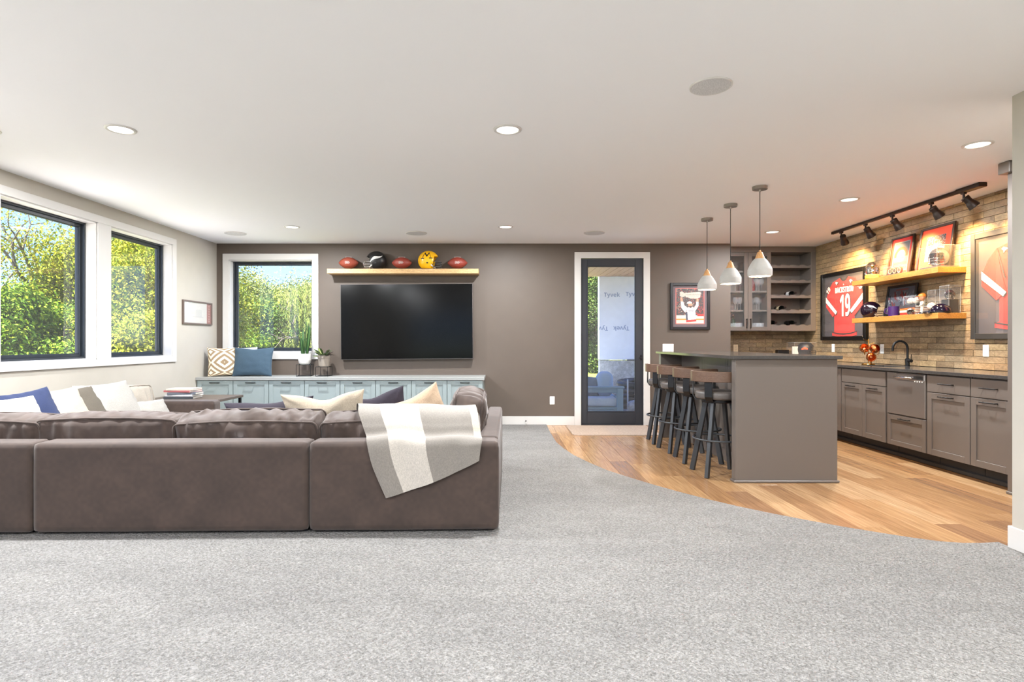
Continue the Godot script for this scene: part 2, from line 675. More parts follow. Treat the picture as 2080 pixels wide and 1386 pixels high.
func carpet_edge() -> PackedVector2Array:
	# the S-curve where carpet meets wood, as (x, z)
	return PackedVector2Array([
		Vector2(0.655, -8.69), Vector2(0.652, -8.2), Vector2(0.650, -7.79), Vector2(0.661, -7.149), Vector2(0.709, -6.72), Vector2(0.776, -6.323), Vector2(0.883, -5.935), Vector2(1.003, -5.58),
		Vector2(1.150, -5.288), Vector2(1.288, -5.032), Vector2(1.438, -4.785), Vector2(1.600, -4.55), Vector2(1.762, -4.349), Vector2(1.933, -4.167), Vector2(2.100, -4.012), Vector2(2.262, -3.872),
		Vector2(2.42, -3.755), Vector2(2.56, -3.66), Vector2(2.68, -3.594), Vector2(2.80, -3.562), Vector2(2.92, -3.562), Vector2(3.03, -3.578)])


func build_shell() -> void:
	var mb := MB.new()
	mb.span(Vector3(XL - 0.2, CEIL, ZN - 0.2), Vector3(XR + 0.2, CEIL + 0.2, Z_REAR + 0.2))
	struct("ceiling", mb, M.ceiling)

	# wood floor: a slab that carries separate boards
	mb = MB.new()
	mb.span(Vector3(XL - 0.2, -0.2, ZN - 0.2), Vector3(XR + 0.2, -0.016, Z_REAR + 0.2))
	var floor_slab := struct("floor", mb, M.toe)
	var wide := 0.182
	var x := 0.56
	var row := 0
	while x < XR - 0.02:
		var z := -3.05 + rng.randf() * 1.2
		var far: float = ZB if x + wide < 3.36 else ZN
		while z > far + 0.02:
			var long := rng.randf_range(1.15, 1.75)
			var a := maxf(far, z - long)
			if a < -3.3:
				mb = MB.new()
				mb.span(Vector3(x + 0.0012, -0.016, a + 0.0012), Vector3(minf(x + wide, XR) - 0.0012, rng.randf_range(-0.0006, 0.0), minf(z, -3.15) - 0.0012), 0.0008)
				part(floor_slab, "plank", mb, M["plank%d" % (rng.randi() % 8)])
			z -= long
		x += wide
		row += 1

	# carpet: everything left of and nearer than the curve
	mb = MB.new()
	var poly := PackedVector2Array([Vector2(XL, ZB)])
	poly.append_array(carpet_edge())
	poly.append(Vector2(XW, Z_REAR))
	poly.append(Vector2(XL, Z_REAR))
	mb.prism(poly, -0.016, 0.012, Transform3D(Basis(Vector3.RIGHT, Vector3.BACK, Vector3.UP), Vector3.ZERO))
	struct("carpet_floor", mb, M.carpet)

	# walls
	mb = MB.new()
	holed(mb, XL - 0.2, XL, ZB - 0.2, Z_REAR + 0.2, -0.2, CEIL, SIDE_WINDOWS)
	struct("wall_left", mb, M.wall_pale)
	mb = MB.new()
	holed_x(mb, ZB - 0.2, ZB, XL, 3.387, -0.2, CEIL, [[-4.049, -2.812, 1.084, 2.452], [1.168, 2.094, -0.2, 2.476]])
	mb.span(Vector3(3.187, -0.2, ZN - 0.2), Vector3(3.387, CEIL, ZB - 0.2))
	struct("wall_back", mb, M.wall_taupe)
	mb = MB.new()
	holed_x(mb, ZB - 0.222, ZB - 0.2, XL - 0.2, 3.187, -0.2, CEIL, [[-4.049, -2.812, 1.084, 2.452], [1.168, 2.094, -0.2, 2.476]])
	struct("wall_bounce_siding", mb, M.bounce_siding)  # added unseen white skin that brightens the porch
	mb = MB.new()
	holed_x(mb, Z_REAR, Z_REAR + 0.2, XL, XW, -0.2, CEIL, [[-3.2, -0.2, 0.0, 2.35]])
	struct("wall_rear", mb, M.wall_pale)
	mb = MB.new()
	mb.span(Vector3(XW, -0.2, -3.48), Vector3(XR + 0.2, CEIL, Z_REAR + 0.2))
	struct("wall_partition", mb, M.wall_pale)

	build_bricks()

	# skirting
	mb = MB.new()
	mb.span(Vector3(-0.3, 0.0, ZB), Vector3(1.072, 0.132, ZB + 0.016), 0.003)
	mb.span(Vector3(2.19, 0.0, ZB), Vector3(3.387, 0.132, ZB + 0.016), 0.003)
	struct("baseboard_back", mb, M.trim)
	mb = MB.new()
	mb.span(Vector3(XW - 0.016, 0.0, -3.496), Vector3(XW, 0.14, Z_REAR), 0.003)
	mb.span(Vector3(XW, 0.0, -3.496), Vector3(XR, 0.14, -3.48), 0.003)
	struct("baseboard_right", mb, M.trim)
	mb = MB.new()
	mb.span(Vector3(XL, 0.0, -8.0), Vector3(XL + 0.016, 0.132, Z_REAR), 0.003)
	struct("baseboard_left", mb, M.trim)

	# coil door stop on the back skirting
	var ds := thing("door_stop", "small spring door stop on the white baseboard of the taupe wall", "door stop", Vector3(0.352, 0.062, ZB + 0.016))
	mb = MB.new()
	mb.lathe([Vector2(0.011, 0), Vector2(0.011, 0.006), Vector2(0, 0.006)], 12, Transform3D(Basis(Vector3.RIGHT, PI / 2), Vector3.ZERO))
	part(ds, "mount", mb, M.bronze)
	mb = MB.new()
	mb.tube([Vector3(0, 0, 0.005), Vector3(0, -0.004, 0.06)], 0.005, 8)
	part(ds, "spring", mb, M.bronze)
	mb = MB.new()
	mb.tube([Vector3(0, -0.004, 0.06), Vector3(0, -0.005, 0.075)], 0.008, 10)
	part(ds, "tip", mb, M.white_plastic)


func build_bricks() -> void:
	# bar wall: backing with thin brick tiles on it, each its own piece
	var mb := MB.new()
	mb.span(Vector3(XR + 0.004, -0.2, ZN - 0.2), Vector3(XR + 0.2, CEIL, -3.3))
	var wall := struct("wall_right", mb, M.grout)
	mb = MB.new()
	mb.span(Vector3(3.187, -0.2, ZN - 0.2), Vector3(XR + 0.004, CEIL, ZN - 0.004))
	var niche := struct("wall_niche", mb, M.grout)
	var cache := {}
	var pitch := 0.0657
	var step := 0.2565
	var brick := func(length: float, tall: float) -> Mesh:
		var key := "%.3f_%.3f" % [length, tall]
		if not cache.has(key):
			var b := MB.new()
			b.box(Vector3.ZERO, Vector3(0.011, tall - 0.0034, length - 0.0034), 0.0012)
			cache[key] = b.mesh()
		return cache[key]
	var all := []
	var r := 0
	var y := 0.957
	while y < CEIL - 0.01:
		var tall := minf(pitch, CEIL - y)
		var z := ZN - (step * 0.5 if r % 2 else 0.0)
		while z < -4.72:
			var a := maxf(z, ZN)
			var b := minf(z + step, -4.72)
			if b - a > 0.012:
				all.append([a, b, y, tall])
			z += step
		y += pitch
		r += 1
	var hidden := func(b: Array) -> bool:   # covered by a hung frame, or past the tall end panel
		if b[0] > -5.42:
			return true
		if b[0] > -8.70 and b[1] < -7.70 and b[2] > 1.29 and b[2] + b[3] < 2.20:
			return true
		return b[0] > -5.86 and b[2] > 1.32 and b[2] + b[3] < 2.26
	var seen := []
	var rest := []
	for b in all:
		(rest if hidden.call(b) else seen).append(b)
	seen.sort_custom(func(p, q): return p[1] > q[1])
	var lone := mini(300, seen.size())
	var joined := MB.new()
	for i in seen.size() + rest.size():
		var b: Array = seen[i] if i < seen.size() else rest[i - seen.size()]
		var proud := rng.randf_range(-0.0015, 0.0012)
		var at := Vector3(XR - 0.002 + proud, b[2] + b[3] * 0.5, (b[0] + b[1]) * 0.5)
		if i < lone:
			part_mesh(wall, "brick", brick.call(snappedf(b[1] - b[0], 0.001), b[3]), M["brick%d" % (rng.randi() % 7)], "", Transform3D(Basis(Vector3.UP, 0.0), at))
		else:
			joined.box(at, Vector3(0.011, b[3] - 0.0034, b[1] - b[0] - 0.0034), 0.0012)
	var more := part(wall, "brick", joined, M.brick0)
	more.set_meta("kind", "stuff")
	# back of the niche, seen between the worktop and the wall cabinets
	y = 0.957
	r = 0
	while y < 1.40:
		var x := 3.387 + (step * 0.5 if r % 2 else 0.02) - step
		while x < XR:
			var a := maxf(x, 3.387)
			var b := minf(x + step, XR - 0.006)
			if b - a > 0.012:
				part_mesh(niche, "brick", brick.call(snappedf(b - a, 0.001), pitch), M["brick%d" % (rng.randi() % 7)], "", Transform3D(Basis(Vector3.UP, PI / 2), Vector3((a + b) * 0.5, y + pitch * 0.5, ZN + 0.002 + rng.randf_range(-0.0012, 0.0015))))
			x += step
		y += pitch
		r += 1


# ---------------------------------------------------------------- windows and doors
# frame, sash and pane of one window in its own axes: opening w by h, looked at from +z, outside at -z
func window_unit(root: Node3D, w: float, h: float) -> void:
	var liner := MB.new()   # white jamb boards lining the hole
	for s in [-1.0, 1.0]:
		liner.span(Vector3(s * w * 0.5, 0, -0.135), Vector3(s * (w * 0.5 - 0.012), h, 0.002), 0.001)
	liner.span(Vector3(-w * 0.5, h - 0.012, -0.135), Vector3(w * 0.5, h, 0.002), 0.001)
	liner.span(Vector3(-w * 0.5, 0, -0.135), Vector3(w * 0.5, 0.012, 0.002), 0.001)
	part(root, "jamb", liner, M.trim)
	var rim := func(inset: float, wide: float, z0: float, z1: float) -> MB:
		var b := MB.new()
		var x := w * 0.5 - inset
		for s in [-1.0, 1.0]:
			b.span(Vector3(s * x, inset, z0), Vector3(s * (x - wide), h - inset, z1), 0.002)
		b.span(Vector3(-x + wide, inset, z0), Vector3(x - wide, inset + wide, z1), 0.002)
		b.span(Vector3(-x + wide, h - inset - wide, z0), Vector3(x - wide, h - inset, z1), 0.002)
		return b
	part(root, "frame", rim.call(0.010, 0.020, -0.20, -0.105), M.black_frame)
	part(root, "sash", rim.call(0.030, 0.030, -0.185, -0.135), M.black_frame)
	part(root, "bead", rim.call(0.060, 0.006, -0.175, -0.148), M.black_frame)
	flat_pane(root, -w * 0.5 + 0.062, w * 0.5 - 0.062, 0.062, h - 0.062, -0.163)


func flat_pane(root: Node3D, w0: float, w1: float, h0: float, h1: float, z: float) -> void:
	var mb := MB.new()
	mb.quad(Vector3(w0, h0, z), Vector3(w1, h0, z), Vector3(w1, h1, z), Vector3(w0, h1, z), Vector3.BACK)
	part(root, "pane", mb, M.pane)


func build_windows() -> void:
	var k := 1
	for h in SIDE_WINDOWS:
		var root := Node3D.new()
		root.name = "window_%d" % k
		root.set_meta("kind", "structure")
		add_child(root)
		root.position = Vector3(XL, h[2], (h[0] + h[1]) * 0.5)
		root.rotation.y = PI / 2
		window_unit(root, h[1] - h[0], h[3] - h[2])
		k += 1
	# one casing round each pair; the nearer pair is added and unseen
	for pair in [[-7.51, -4.925, -6.318, -6.115], [-3.25, -0.67, -2.06, -1.86]]:
		var root := Node3D.new()
		root.name = "trim_%d" % (1 if pair[0] < -5.0 else 2)
		root.set_meta("kind", "structure")
		add_child(root)
		var x0 := XL
		var x1 := XL + 0.02
		box_part(root, "head_board", Vector3(x0, 2.483, pair[0] - 0.076), Vector3(x1, 2.56, pair[1] + 0.076), M.trim, 0.002)
		box_part(root, "apron_board", Vector3(x0, 0.979, pair[0] - 0.076), Vector3(x1, 1.051, pair[1] + 0.076), M.trim, 0.002)
		box_part(root, "side_board", Vector3(x0, 1.051, pair[0] - 0.076), Vector3(x1, 2.483, pair[0]), M.trim, 0.002)
		box_part(root, "side_board", Vector3(x0, 1.051, pair[1]), Vector3(x1, 2.483, pair[1] + 0.076), M.trim, 0.002)
		box_part(root, "mullion_board", Vector3(x0, 1.051, pair[2]), Vector3(x1, 2.483, pair[3]), M.trim, 0.002)
	var bw := Node3D.new()
	bw.name = "window_5"
	bw.set_meta("kind", "structure")
	add_child(bw)
	bw.position = Vector3((-4.049 - 2.812) * 0.5, 1.084, ZB)
	window_unit(bw, 1.237, 1.368)
	var bt := Node3D.new()
	bt.name = "trim_3"
	bt.set_meta("kind", "structure")
	add_child(bt)
	box_part(bt, "head_board", Vector3(-4.139, 2.452, ZB), Vector3(-2.722, 2.542, ZB + 0.02), M.trim, 0.002)
	box_part(bt, "apron_board", Vector3(-4.139, 0.98, ZB), Vector3(-2.722, 1.084, ZB + 0.02), M.trim, 0.002)
	box_part(bt, "side_board", Vector3(-4.139, 1.084, ZB), Vector3(-4.049, 2.452, ZB + 0.02), M.trim, 0.002)
	box_part(bt, "side_board", Vector3(-2.812, 1.084, ZB), Vector3(-2.722, 2.452, ZB + 0.02), M.trim, 0.002)

	# glazed door to the porch
	var d := Node3D.new()
	d.name = "door_1"
	d.set_meta("kind", "structure")
	add_child(d)
	var z0 := ZB - 0.055
	var z1 := ZB - 0.010
	box_part(d, "stile", Vector3(1.172, 0.015, z0), Vector3(1.262, 2.468, z1), M.door_paint, 0.003)
	box_part(d, "stile", Vector3(1.978, 0.015, z0), Vector3(2.088, 2.468, z1), M.door_paint, 0.003)
	box_part(d, "top_rail", Vector3(1.262, 2.36, z0), Vector3(1.978, 2.468, z1), M.door_paint, 0.003)
	box_part(d, "bottom_rail", Vector3(1.262, 0.015, z0), Vector3(1.978, 0.195, z1), M.door_paint, 0.003)
	var bead := MB.new()
	for s in [[Vector3(1.262, 0.195, z1 - 0.012), Vector3(1.274, 2.36, z1 + 0.004)], [Vector3(1.966, 0.195, z1 - 0.012), Vector3(1.978, 2.36, z1 + 0.004)], [Vector3(1.274, 0.195, z1 - 0.012), Vector3(1.966, 0.207, z1 + 0.004)], [Vector3(1.274, 2.348, z1 - 0.012), Vector3(1.966, 2.36, z1 + 0.004)]]:
		bead.span(s[0], s[1], 0.003)
	part(d, "glazing_bead", bead, M.door_paint)
	flat_pane(d, 1.268, 1.972, 0.2, 2.355, ZB - 0.03)
	for hy in [0.32, 1.25, 2.2]:
		var hg := MB.new()
		hg.tube([Vector3(1.171, hy, ZB + 0.004), Vector3(1.171, hy + 0.1, ZB + 0.004)], 0.008, 8)
		part(d, "hinge", hg, M.black_metal)
	var lever := MB.new()
	lever.span(Vector3(2.047, 0.96, z1), Vector3(2.073, 1.04, z1 + 0.008), 0.003)
	lever.tube([Vector3(2.06, 1.0, z1), Vector3(2.06, 1.0, z1 + 0.05), Vector3(2.055, 1.0, z1 + 0.055), Vector3(2.02, 1.0, z1 + 0.055)], 0.007, 8)
	part(d, "lever_handle", lever, M.black_metal)
	box_part(d, "threshold", Vector3(1.168, -0.02, ZB - 0.2), Vector3(2.094, 0.014, ZB), M.door_paint, 0.003)
	var dt := Node3D.new()
	dt.name = "trim_4"
	dt.set_meta("kind", "structure")
	add_child(dt)
	box_part(dt, "head_board", Vector3(1.072, 2.476, ZB), Vector3(2.19, 2.566, ZB + 0.02), M.trim, 0.002)
	box_part(dt, "side_board", Vector3(1.072, 0.0, ZB), Vector3(1.168, 2.476, ZB + 0.02), M.trim, 0.002)
	box_part(dt, "side_board", Vector3(2.094, 0.0, ZB), Vector3(2.19, 2.476, ZB + 0.02), M.trim, 0.002)

	# added unseen sliding glass door behind the lens, to light the sofa back
	var sd := Node3D.new()
	sd.name = "door_2"
	sd.set_meta("kind", "structure")
	add_child(sd)
	for i in 3:
		var a := -3.2 + i * 1.0
		var b := a + 1.0
		var f := MB.new()
		f.span(Vector3(a, 0.0, Z_REAR + 0.05), Vector3(a + 0.07, 2.35, Z_REAR + 0.12))
		f.span(Vector3(b - 0.07, 0.0, Z_REAR + 0.05), Vector3(b, 2.35, Z_REAR + 0.12))
		f.span(Vector3(a + 0.07, 0.0, Z_REAR + 0.05), Vector3(b - 0.07, 0.09, Z_REAR + 0.12))
		f.span(Vector3(a + 0.07, 2.28, Z_REAR + 0.05), Vector3(b - 0.07, 2.35, Z_REAR + 0.12))
		part(sd, "frame", f, M.black_frame)
		flat_pane(sd, a + 0.07, b - 0.07, 0.09, 2.28, Z_REAR + 0.085)


# ---------------------------------------------------------------- outdoors
func leaf_sprig(seed_at: int, leaf: float, reach: float, count: int) -> Mesh:
	var r := RandomNumberGenerator.new()
	r.seed = seed_at
	var mb := MB.new()
	for k in count:
		var at := Vector3(r.randfn(), r.randfn(), r.randfn()) * reach * 0.45
		var d := Vector3(r.randf_range(-1, 1), r.randf_range(-0.7, 0.5), r.randf_range(-1, 1)).normalized()
		var s := d.cross(Vector3(r.randf_range(-1, 1), 1.5, r.randf_range(-1, 1))).normalized()
		var up := s.cross(d)
		var l := leaf * r.randf_range(0.75, 1.25)
		var tip := at + d * l - up * l * 0.15
		var a := at + d * l * 0.45 + s * l * 0.27 + up * l * 0.06
		var b := at + d * l * 0.45 - s * l * 0.27 + up * l * 0.06
		mb.tri(at, a, tip, up)
		mb.tri(at, tip, b, up)
	return mb.mesh()


func limb(mb: MB, p: Vector3, d: Vector3, length: float, r: float, level: int, tips: Array, droop := 0.0) -> void:
	var path := [p]
	var radii := [r]
	var q := p
	var dir := d
	for k in 4:
		dir = (dir + Vector3(rng.randf_range(-0.22, 0.22), rng.randf_range(-0.10, 0.16) - droop, rng.randf_range(-0.22, 0.22))).normalized()
		q += dir * length * 0.25
		path.append(q)
		radii.append(r * (1.0 - 0.10 * (k + 1)))
	mb.tube(path, radii, 6)
	if level <= 1:
		for k in [2, 3, 4]:
			tips.append(path[k])
	if level == 0:
		return
	var kids := 3 if level > 1 else 2
	for k in kids:
		var a := TAU * (float(k) + rng.randf() * 0.7) / kids
		var side := dir.cross(Vector3(cos(a), 0.3, sin(a))).normalized()
		var nd := (dir * rng.randf_range(0.55, 0.9) + side * rng.randf_range(0.5, 0.85)).normalized()
		limb(mb, q, nd, length * rng.randf_range(0.62, 0.85), r * 0.6 * rng.randf_range(0.75, 1.0), level - 1, tips, droop)


func leaves(up: Node, sprig: Mesh, spots: Array, tints: Array, size_from: float, size_to: float, upright := false) -> void:
	var mm := MultiMesh.new()
	mm.transform_format = MultiMesh.TRANSFORM_3D
	mm.use_colors = true
	mm.mesh = sprig
	mm.instance_count = spots.size()
	for i in spots.size():
		var s := rng.randf_range(size_from, size_to)
		var b := Basis(Vector3.UP, rng.randf() * TAU)
		if not upright:
			b = b * Basis(Vector3.RIGHT, rng.randf_range(-0.8, 0.8))
		mm.set_instance_transform(i, Transform3D(b.scaled(Vector3.ONE * s), spots[i]))
		var c: Color = tints[rng.randi() % tints.size()]
		var k := rng.randf_range(0.72, 1.35)
		mm.set_instance_color(i, Color(c.r * k, c.g * k, c.b * k))
	var o := MultiMeshInstance3D.new()
	o.name = "foliage"
	o.multimesh = mm
	o.material_override = M.leaf
	o.set_meta("kind", "stuff")
	up.add_child(o, true)


func tree(called: String, label: String, at: Vector3, tall: float, lean: Vector3, level: int, thick: float, per_tip: int, fuzz: float, tints: Array, sprig: Mesh, group := "") -> void:
	var t := thing(called, label, "tree", at, 0.0, group)
	var wood := MB.new()
	var tips := []
	limb(wood, Vector3(0, -0.3, 0), (Vector3.UP + lean).normalized(), tall * 0.40, thick, level, tips)
	part(t, "trunk", wood, M.bark)
	var spots := []
	for p in tips:
		for k in per_tip:
			spots.append(p + Vector3(rng.randfn(), rng.randfn() * 0.75, rng.randfn()) * fuzz)
	leaves(t, sprig, spots, tints, 0.8, 1.3)


func shrub(called: String, label: String, at: Vector3, wide: float, tall: float, count: int, tints: Array, sprig: Mesh, group := "") -> void:
	var t := thing(called, label, "shrub", at, 0.0, group)
	var wood := MB.new()
	for k in 7:
		var a := TAU * k / 7.0
		var tip := Vector3(cos(a) * wide * 0.35, tall * rng.randf_range(0.6, 0.85), sin(a) * wide * 0.35)
		wood.tube([Vector3(cos(a) * 0.06, -0.3, sin(a) * 0.06), tip * 0.5 + Vector3(0, 0.1, 0), tip], [0.035, 0.024, 0.01], 5)
	part(t, "stem", wood, M.bark)
	var lumps := []
	for k in 16:
		lumps.append(Vector3(rng.randf_range(-0.42, 0.42) * wide, rng.randf_range(0.12, 0.82) * tall, rng.randf_range(-0.42, 0.42) * wide))
	var spots := []
	for k in count:
		var c: Vector3 = lumps[rng.randi() % lumps.size()]
		var d := Vector3(rng.randfn(), rng.randfn(), rng.randfn()).normalized()
		spots.append(c + d * Vector3(wide * 0.22, tall * 0.17, wide * 0.22) * pow(rng.randf(), 0.35))
	leaves(t, sprig, spots, tints, 0.8, 1.3)


func willow(at: Vector3, tall: float, wide: float) -> void:
	var t := thing("willow_tree", "weeping willow with long hanging yellow-green strands beyond the back window", "tree", at)
	var wood := MB.new()
	var tips := []
	limb(wood, Vector3(0, -0.3, 0), Vector3.UP, tall * 0.36, 0.15, 3, tips)
	part(t, "trunk", wood, M.bark)
	var r := RandomNumberGenerator.new()
	r.seed = 77
	var mb := MB.new()   # one hanging strand with its narrow leaves, a metre long
	mb.tube([Vector3.ZERO, Vector3(0.02, -0.5, 0.01), Vector3(0.0, -1.0, 0.02)], 0.005, 4)
	for k in 26:
		var y := -float(k) / 26.0
		var a := r.randf() * TAU
		var d := Vector3(cos(a) * 0.6, -1.0, sin(a) * 0.6).normalized()
		var s := d.cross(Vector3(sin(a), 0.2, -cos(a))).normalized() * 0.017
		var p := Vector3(0.01, y, 0.01)
		mb.tri(p, p + d * 0.06 + s, p + d * 0.15, Vector3(cos(a), 0.4, sin(a)))
		mb.tri(p, p + d * 0.15, p + d * 0.06 - s, Vector3(cos(a), 0.4, sin(a)))
	var spots := []
	for k in 1500:
		var a := rng.randf() * TAU
		var q := sqrt(rng.randf())
		var dome := tall * (0.55 + 0.42 * sqrt(1.0 - q * q * 0.9)) + 0.35 * sin(a * 5.0 + q * 6.0)
		spots.append(Vector3(cos(a) * wide * q, dome - rng.randf() * (1.2 + 2.6 * q), sin(a) * wide * q))
	leaves(t, mb.mesh(), spots, [Color(0.19, 0.23, 0.05), Color(0.23, 0.26, 0.07), Color(0.14, 0.19, 0.05)], 0.8, 1.35, true)


func build_outdoors() -> void:
	M.leaf = plain("leaf", Color.WHITE, 0.7)
	M.leaf.metallic_specular = 0.2
	M.leaf.vertex_color_use_as_albedo = true
	M.leaf.backlight_enabled = true
	M.leaf.backlight = Color(0.55, 0.55, 0.55)
	M.bark = grained(plain("pale grey bark", Color(0.50, 0.47, 0.43), 0.9), pics.bark, Vector3(2, 0.5, 2))
	M.lawn = grained(plain("sunlit lawn", Color(0.50, 0.53, 0.16), 0.95), pics.fine, Vector3.ONE * 0.8)
	M.concrete = grained(plain("pale concrete", Color(0.87, 0.87, 0.86), 0.85), pics.clay, Vector3.ONE * 0.4)
	M.house_wrap = grained(plain("white house wrap", Color(0.96, 0.97, 0.985), 0.6), pics.soft, Vector3.ONE * 0.5)
	M.wrap_print = plain("grey print", Color(0.62, 0.67, 0.76), 0.7)
	M.soffit = grained(plain("weathered cedar", Color(0.62, 0.52, 0.42), 0.7), pics.grain, Vector3(3.0, 3.0, 0.25))

	var mb := MB.new()
	mb.span(Vector3(-70, -0.6, -110), Vector3(60, -0.26, 60))
	var land := struct("lawn_ground", mb, M.lawn)
	# added unseen pale paving that bounces sun up through the windows
	mb = MB.new()
	mb.span(Vector3(-13.0, -0.26, -8.0), Vector3(XL - 0.2, -0.10, 14.0))
	mb.span(Vector3(XL - 0.2, -0.26, Z_REAR + 0.2), Vector3(9.0, -0.10, 14.0))
	struct("bounce_terrace_ground", mb, M.concrete)
	mb = MB.new()
	mb.span(Vector3(-4.2, -0.26, -14.2), Vector3(9.0, -0.12, ZB - 0.2))
	struct("porch_ground", mb, M.concrete)
	# added unseen eaves that keep direct sun out of the windows
	mb = MB.new()
	mb.span(Vector3(XL - 0.85, CEIL + 0.2, ZN - 0.5), Vector3(XR + 0.5, CEIL + 0.36, Z_REAR + 1.0))
	struct("added_eaves_roof", mb, M.trim)

	# porch: boarded soffit, beam and the wrapped wall of the next wing
	var porch := Node3D.new()
	porch.name = "porch_ceiling"
	porch.set_meta("kind", "structure")
	add_child(porch)
	box_part(porch, "deck_slab", Vector3(1.32, 2.64, -12.6), Vector3(3.1, 2.8, ZB - 0.2), M.soffit)
	for k in 13:
		var x := 1.33 + k * 0.135
		box_part(porch, "board", Vector3(x + 0.004, 2.605 + rng.randf_range(0, 0.006), -12.29), Vector3(x + 0.131, 2.64, ZB - 0.2), M.soffit, 0.004)
	var wing := Node3D.new()
	wing.name = "wall_porch"
	wing.set_meta("kind", "structure")
	add_child(wing)
	box_part(wing, "wrap_sheet", Vector3(2.04, 0.86, -12.5), Vector3(3.15, 2.66, -12.3), M.house_wrap, 0.004)
	box_part(wing, "foundation", Vector3(2.05, -0.3, -12.5), Vector3(3.14, 0.845, -12.315), grained(plain("whitewashed foundation", Color(0.94, 0.955, 0.95), 0.8), pics.clay, Vector3.ONE * 0.6), 0.004)
	box_part(wing, "flashing", Vector3(2.62, 0.842, -12.31), Vector3(3.14, 0.868, -12.285), M.toe)
	for t in [["Tyvek", 2.305, 2.225, 0.0], ["Tyvek", 2.76, 2.24, 0.0], ["Tyvek", 2.50, 1.52, PI], ["Tyv", 2.125, 1.515, PI]]:
		part_mesh(wing, "lettering", word(t[0], 0.12, 0.002), M.wrap_print, "grey wrap lettering", Transform3D(Basis(Vector3.BACK, t[3]), Vector3(t[1], t[2], -12.297)))

	# trees and shrubs seen through the panes
	var s1 := leaf_sprig(1, 0.085, 0.26, 9)
	var s2 := leaf_sprig(2, 0.115, 0.36, 10)
	var s3 := leaf_sprig(3, 0.15, 0.48, 10)
	var gold := [Color(0.26, 0.27, 0.018), Color(0.21, 0.25, 0.018), Color(0.30, 0.28, 0.02), Color(0.15, 0.21, 0.015)]
	var lime := [Color(0.15, 0.24, 0.018), Color(0.10, 0.18, 0.018), Color(0.20, 0.26, 0.02), Color(0.07, 0.14, 0.018)]
	var deep := [Color(0.06, 0.11, 0.025), Color(0.09, 0.14, 0.03), Color(0.045, 0.085, 0.02), Color(0.12, 0.17, 0.03)]
	var pale := [Color(0.20, 0.24, 0.07), Color(0.15, 0.20, 0.06), Color(0.24, 0.26, 0.08)]
	tree("oak_tree", "big tree with bare forking grey limbs against the sky, beyond the nearest window", Vector3(-12.6, -0.26, -16.4), 4.9, Vector3(-0.15, 0, 0.05), 4, 0.26, 3, 0.30, gold, s1)
	tree("ash_tree", "deep green tree standing behind the forking tree, beyond the nearest window", Vector3(-18.4, -0.26, -24.0), 2.8, Vector3(0.05, 0, 0), 4, 0.22, 30, 0.55, deep, s2)
	tree("ash_tree", "yellow-green tree rising highest beyond the nearest window", Vector3(-16.9, -0.26, -19.4), 2.5, Vector3(-0.1, 0, 0.1), 4, 0.20, 24, 0.5, gold, s2)
	tree("locust_tree", "golden-leaved tree filling the top of the second side window", Vector3(-9.9, -0.26, -15.6), 4.0, Vector3(0.02, 0, 0), 4, 0.17, 32, 0.40, gold, s1)
	tree("elm_tree", "mid green tree behind the golden tree, beyond the second side window", Vector3(-13.4, -0.26, -22.5), 4.6, Vector3(0.0, 0, 0), 4, 0.20, 30, 0.55, lime, s2)
	shrub("hazel_shrub", "bright yellow-green shrub at the foot of the nearest window view", Vector3(-9.9, -0.26, -13.2), 2.4, 2.9, 6000, lime, s1)
	shrub("hazel_shrub", "dark leafy shrub low at the outer side of the nearest window view", Vector3(-12.6, -0.26, -15.0), 3.4, 2.7, 6000, deep, s1)
	shrub("hazel_shrub", "sunny shrub low in the second side window, in front of the golden tree", Vector3(-8.4, -0.26, -13.4), 2.4, 2.4, 5200, gold, s1)
	shrub("hazel_shrub", "dark shrub behind the sunny shrub, low in the second side window", Vector3(-10.4, -0.26, -17.5), 4.2, 3.3, 7000, deep, s1)
	willow(Vector3(-10.3, -0.26, -31.0), 4.7, 1.6)
	tree("poplar_tree", "tall pale tree on the outer side of the back window view", Vector3(-17.6, -0.26, -41.5), 5.6, Vector3(0, 0, 0), 4, 0.22, 12, 0.55, pale, s3)
	tree("poplar_tree", "pale tree rising between the willow and the tall tree, beyond the back window", Vector3(-14.2, -0.26, -42.0), 5.0, Vector3(0, 0, 0), 4, 0.22, 12, 0.6, pale, s3)
	tree("poplar_tree", "pale tree top showing above the weeping willow", Vector3(-12.2, -0.26, -39.0), 4.8, Vector3(0.1, 0, 0), 4, 0.2, 12, 0.55, pale, s3)
	tree("birch_tree", "half bare tree with white twigs in the middle of the back window view", Vector3(-12.4, -0.26, -31.5), 3.4, Vector3(0, 0, 0), 4, 0.06, 3, 0.45, deep, s2)
	shrub("dogwood_shrub", "dark green thicket under the half bare tree beyond the back window", Vector3(-12.2, -0.26, -33.5), 3.2, 3.6, 6000, deep, s2)
	shrub("dogwood_shrub", "yellow-green thicket at the outer side of the back window view", Vector3(-14.0, -0.26, -32.0), 3.6, 3.8, 7000, gold, s2)
	shrub("dogwood_shrub", "low sunny thicket along the bottom of the back window view", Vector3(-12.7, -0.26, -29.5), 3.0, 1.9, 5000, lime, s2)
	shrub("lilac_shrub", "tall green thicket beside the white wrapped wall beyond the glass door", Vector3(4.6, -0.26, -28.5), 3.4, 5.6, 8000, deep, s2)
	tree("maple_tree", "pale tree above the thicket beyond the glass door", Vector3(4.3, -0.26, -34.0), 8.0, Vector3(0, 0, 0), 4, 0.2, 10, 0.55, lime, s3)
	# screens of woodland either side, so that a step sideways still shows trees
	tree("ash_tree", "woodland tree far out beyond the window wall, behind the dark shrub", Vector3(-22.5, -0.26, -20.5), 4.6, Vector3(0, 0, 0), 4, 0.22, 14, 0.6, lime, s3)
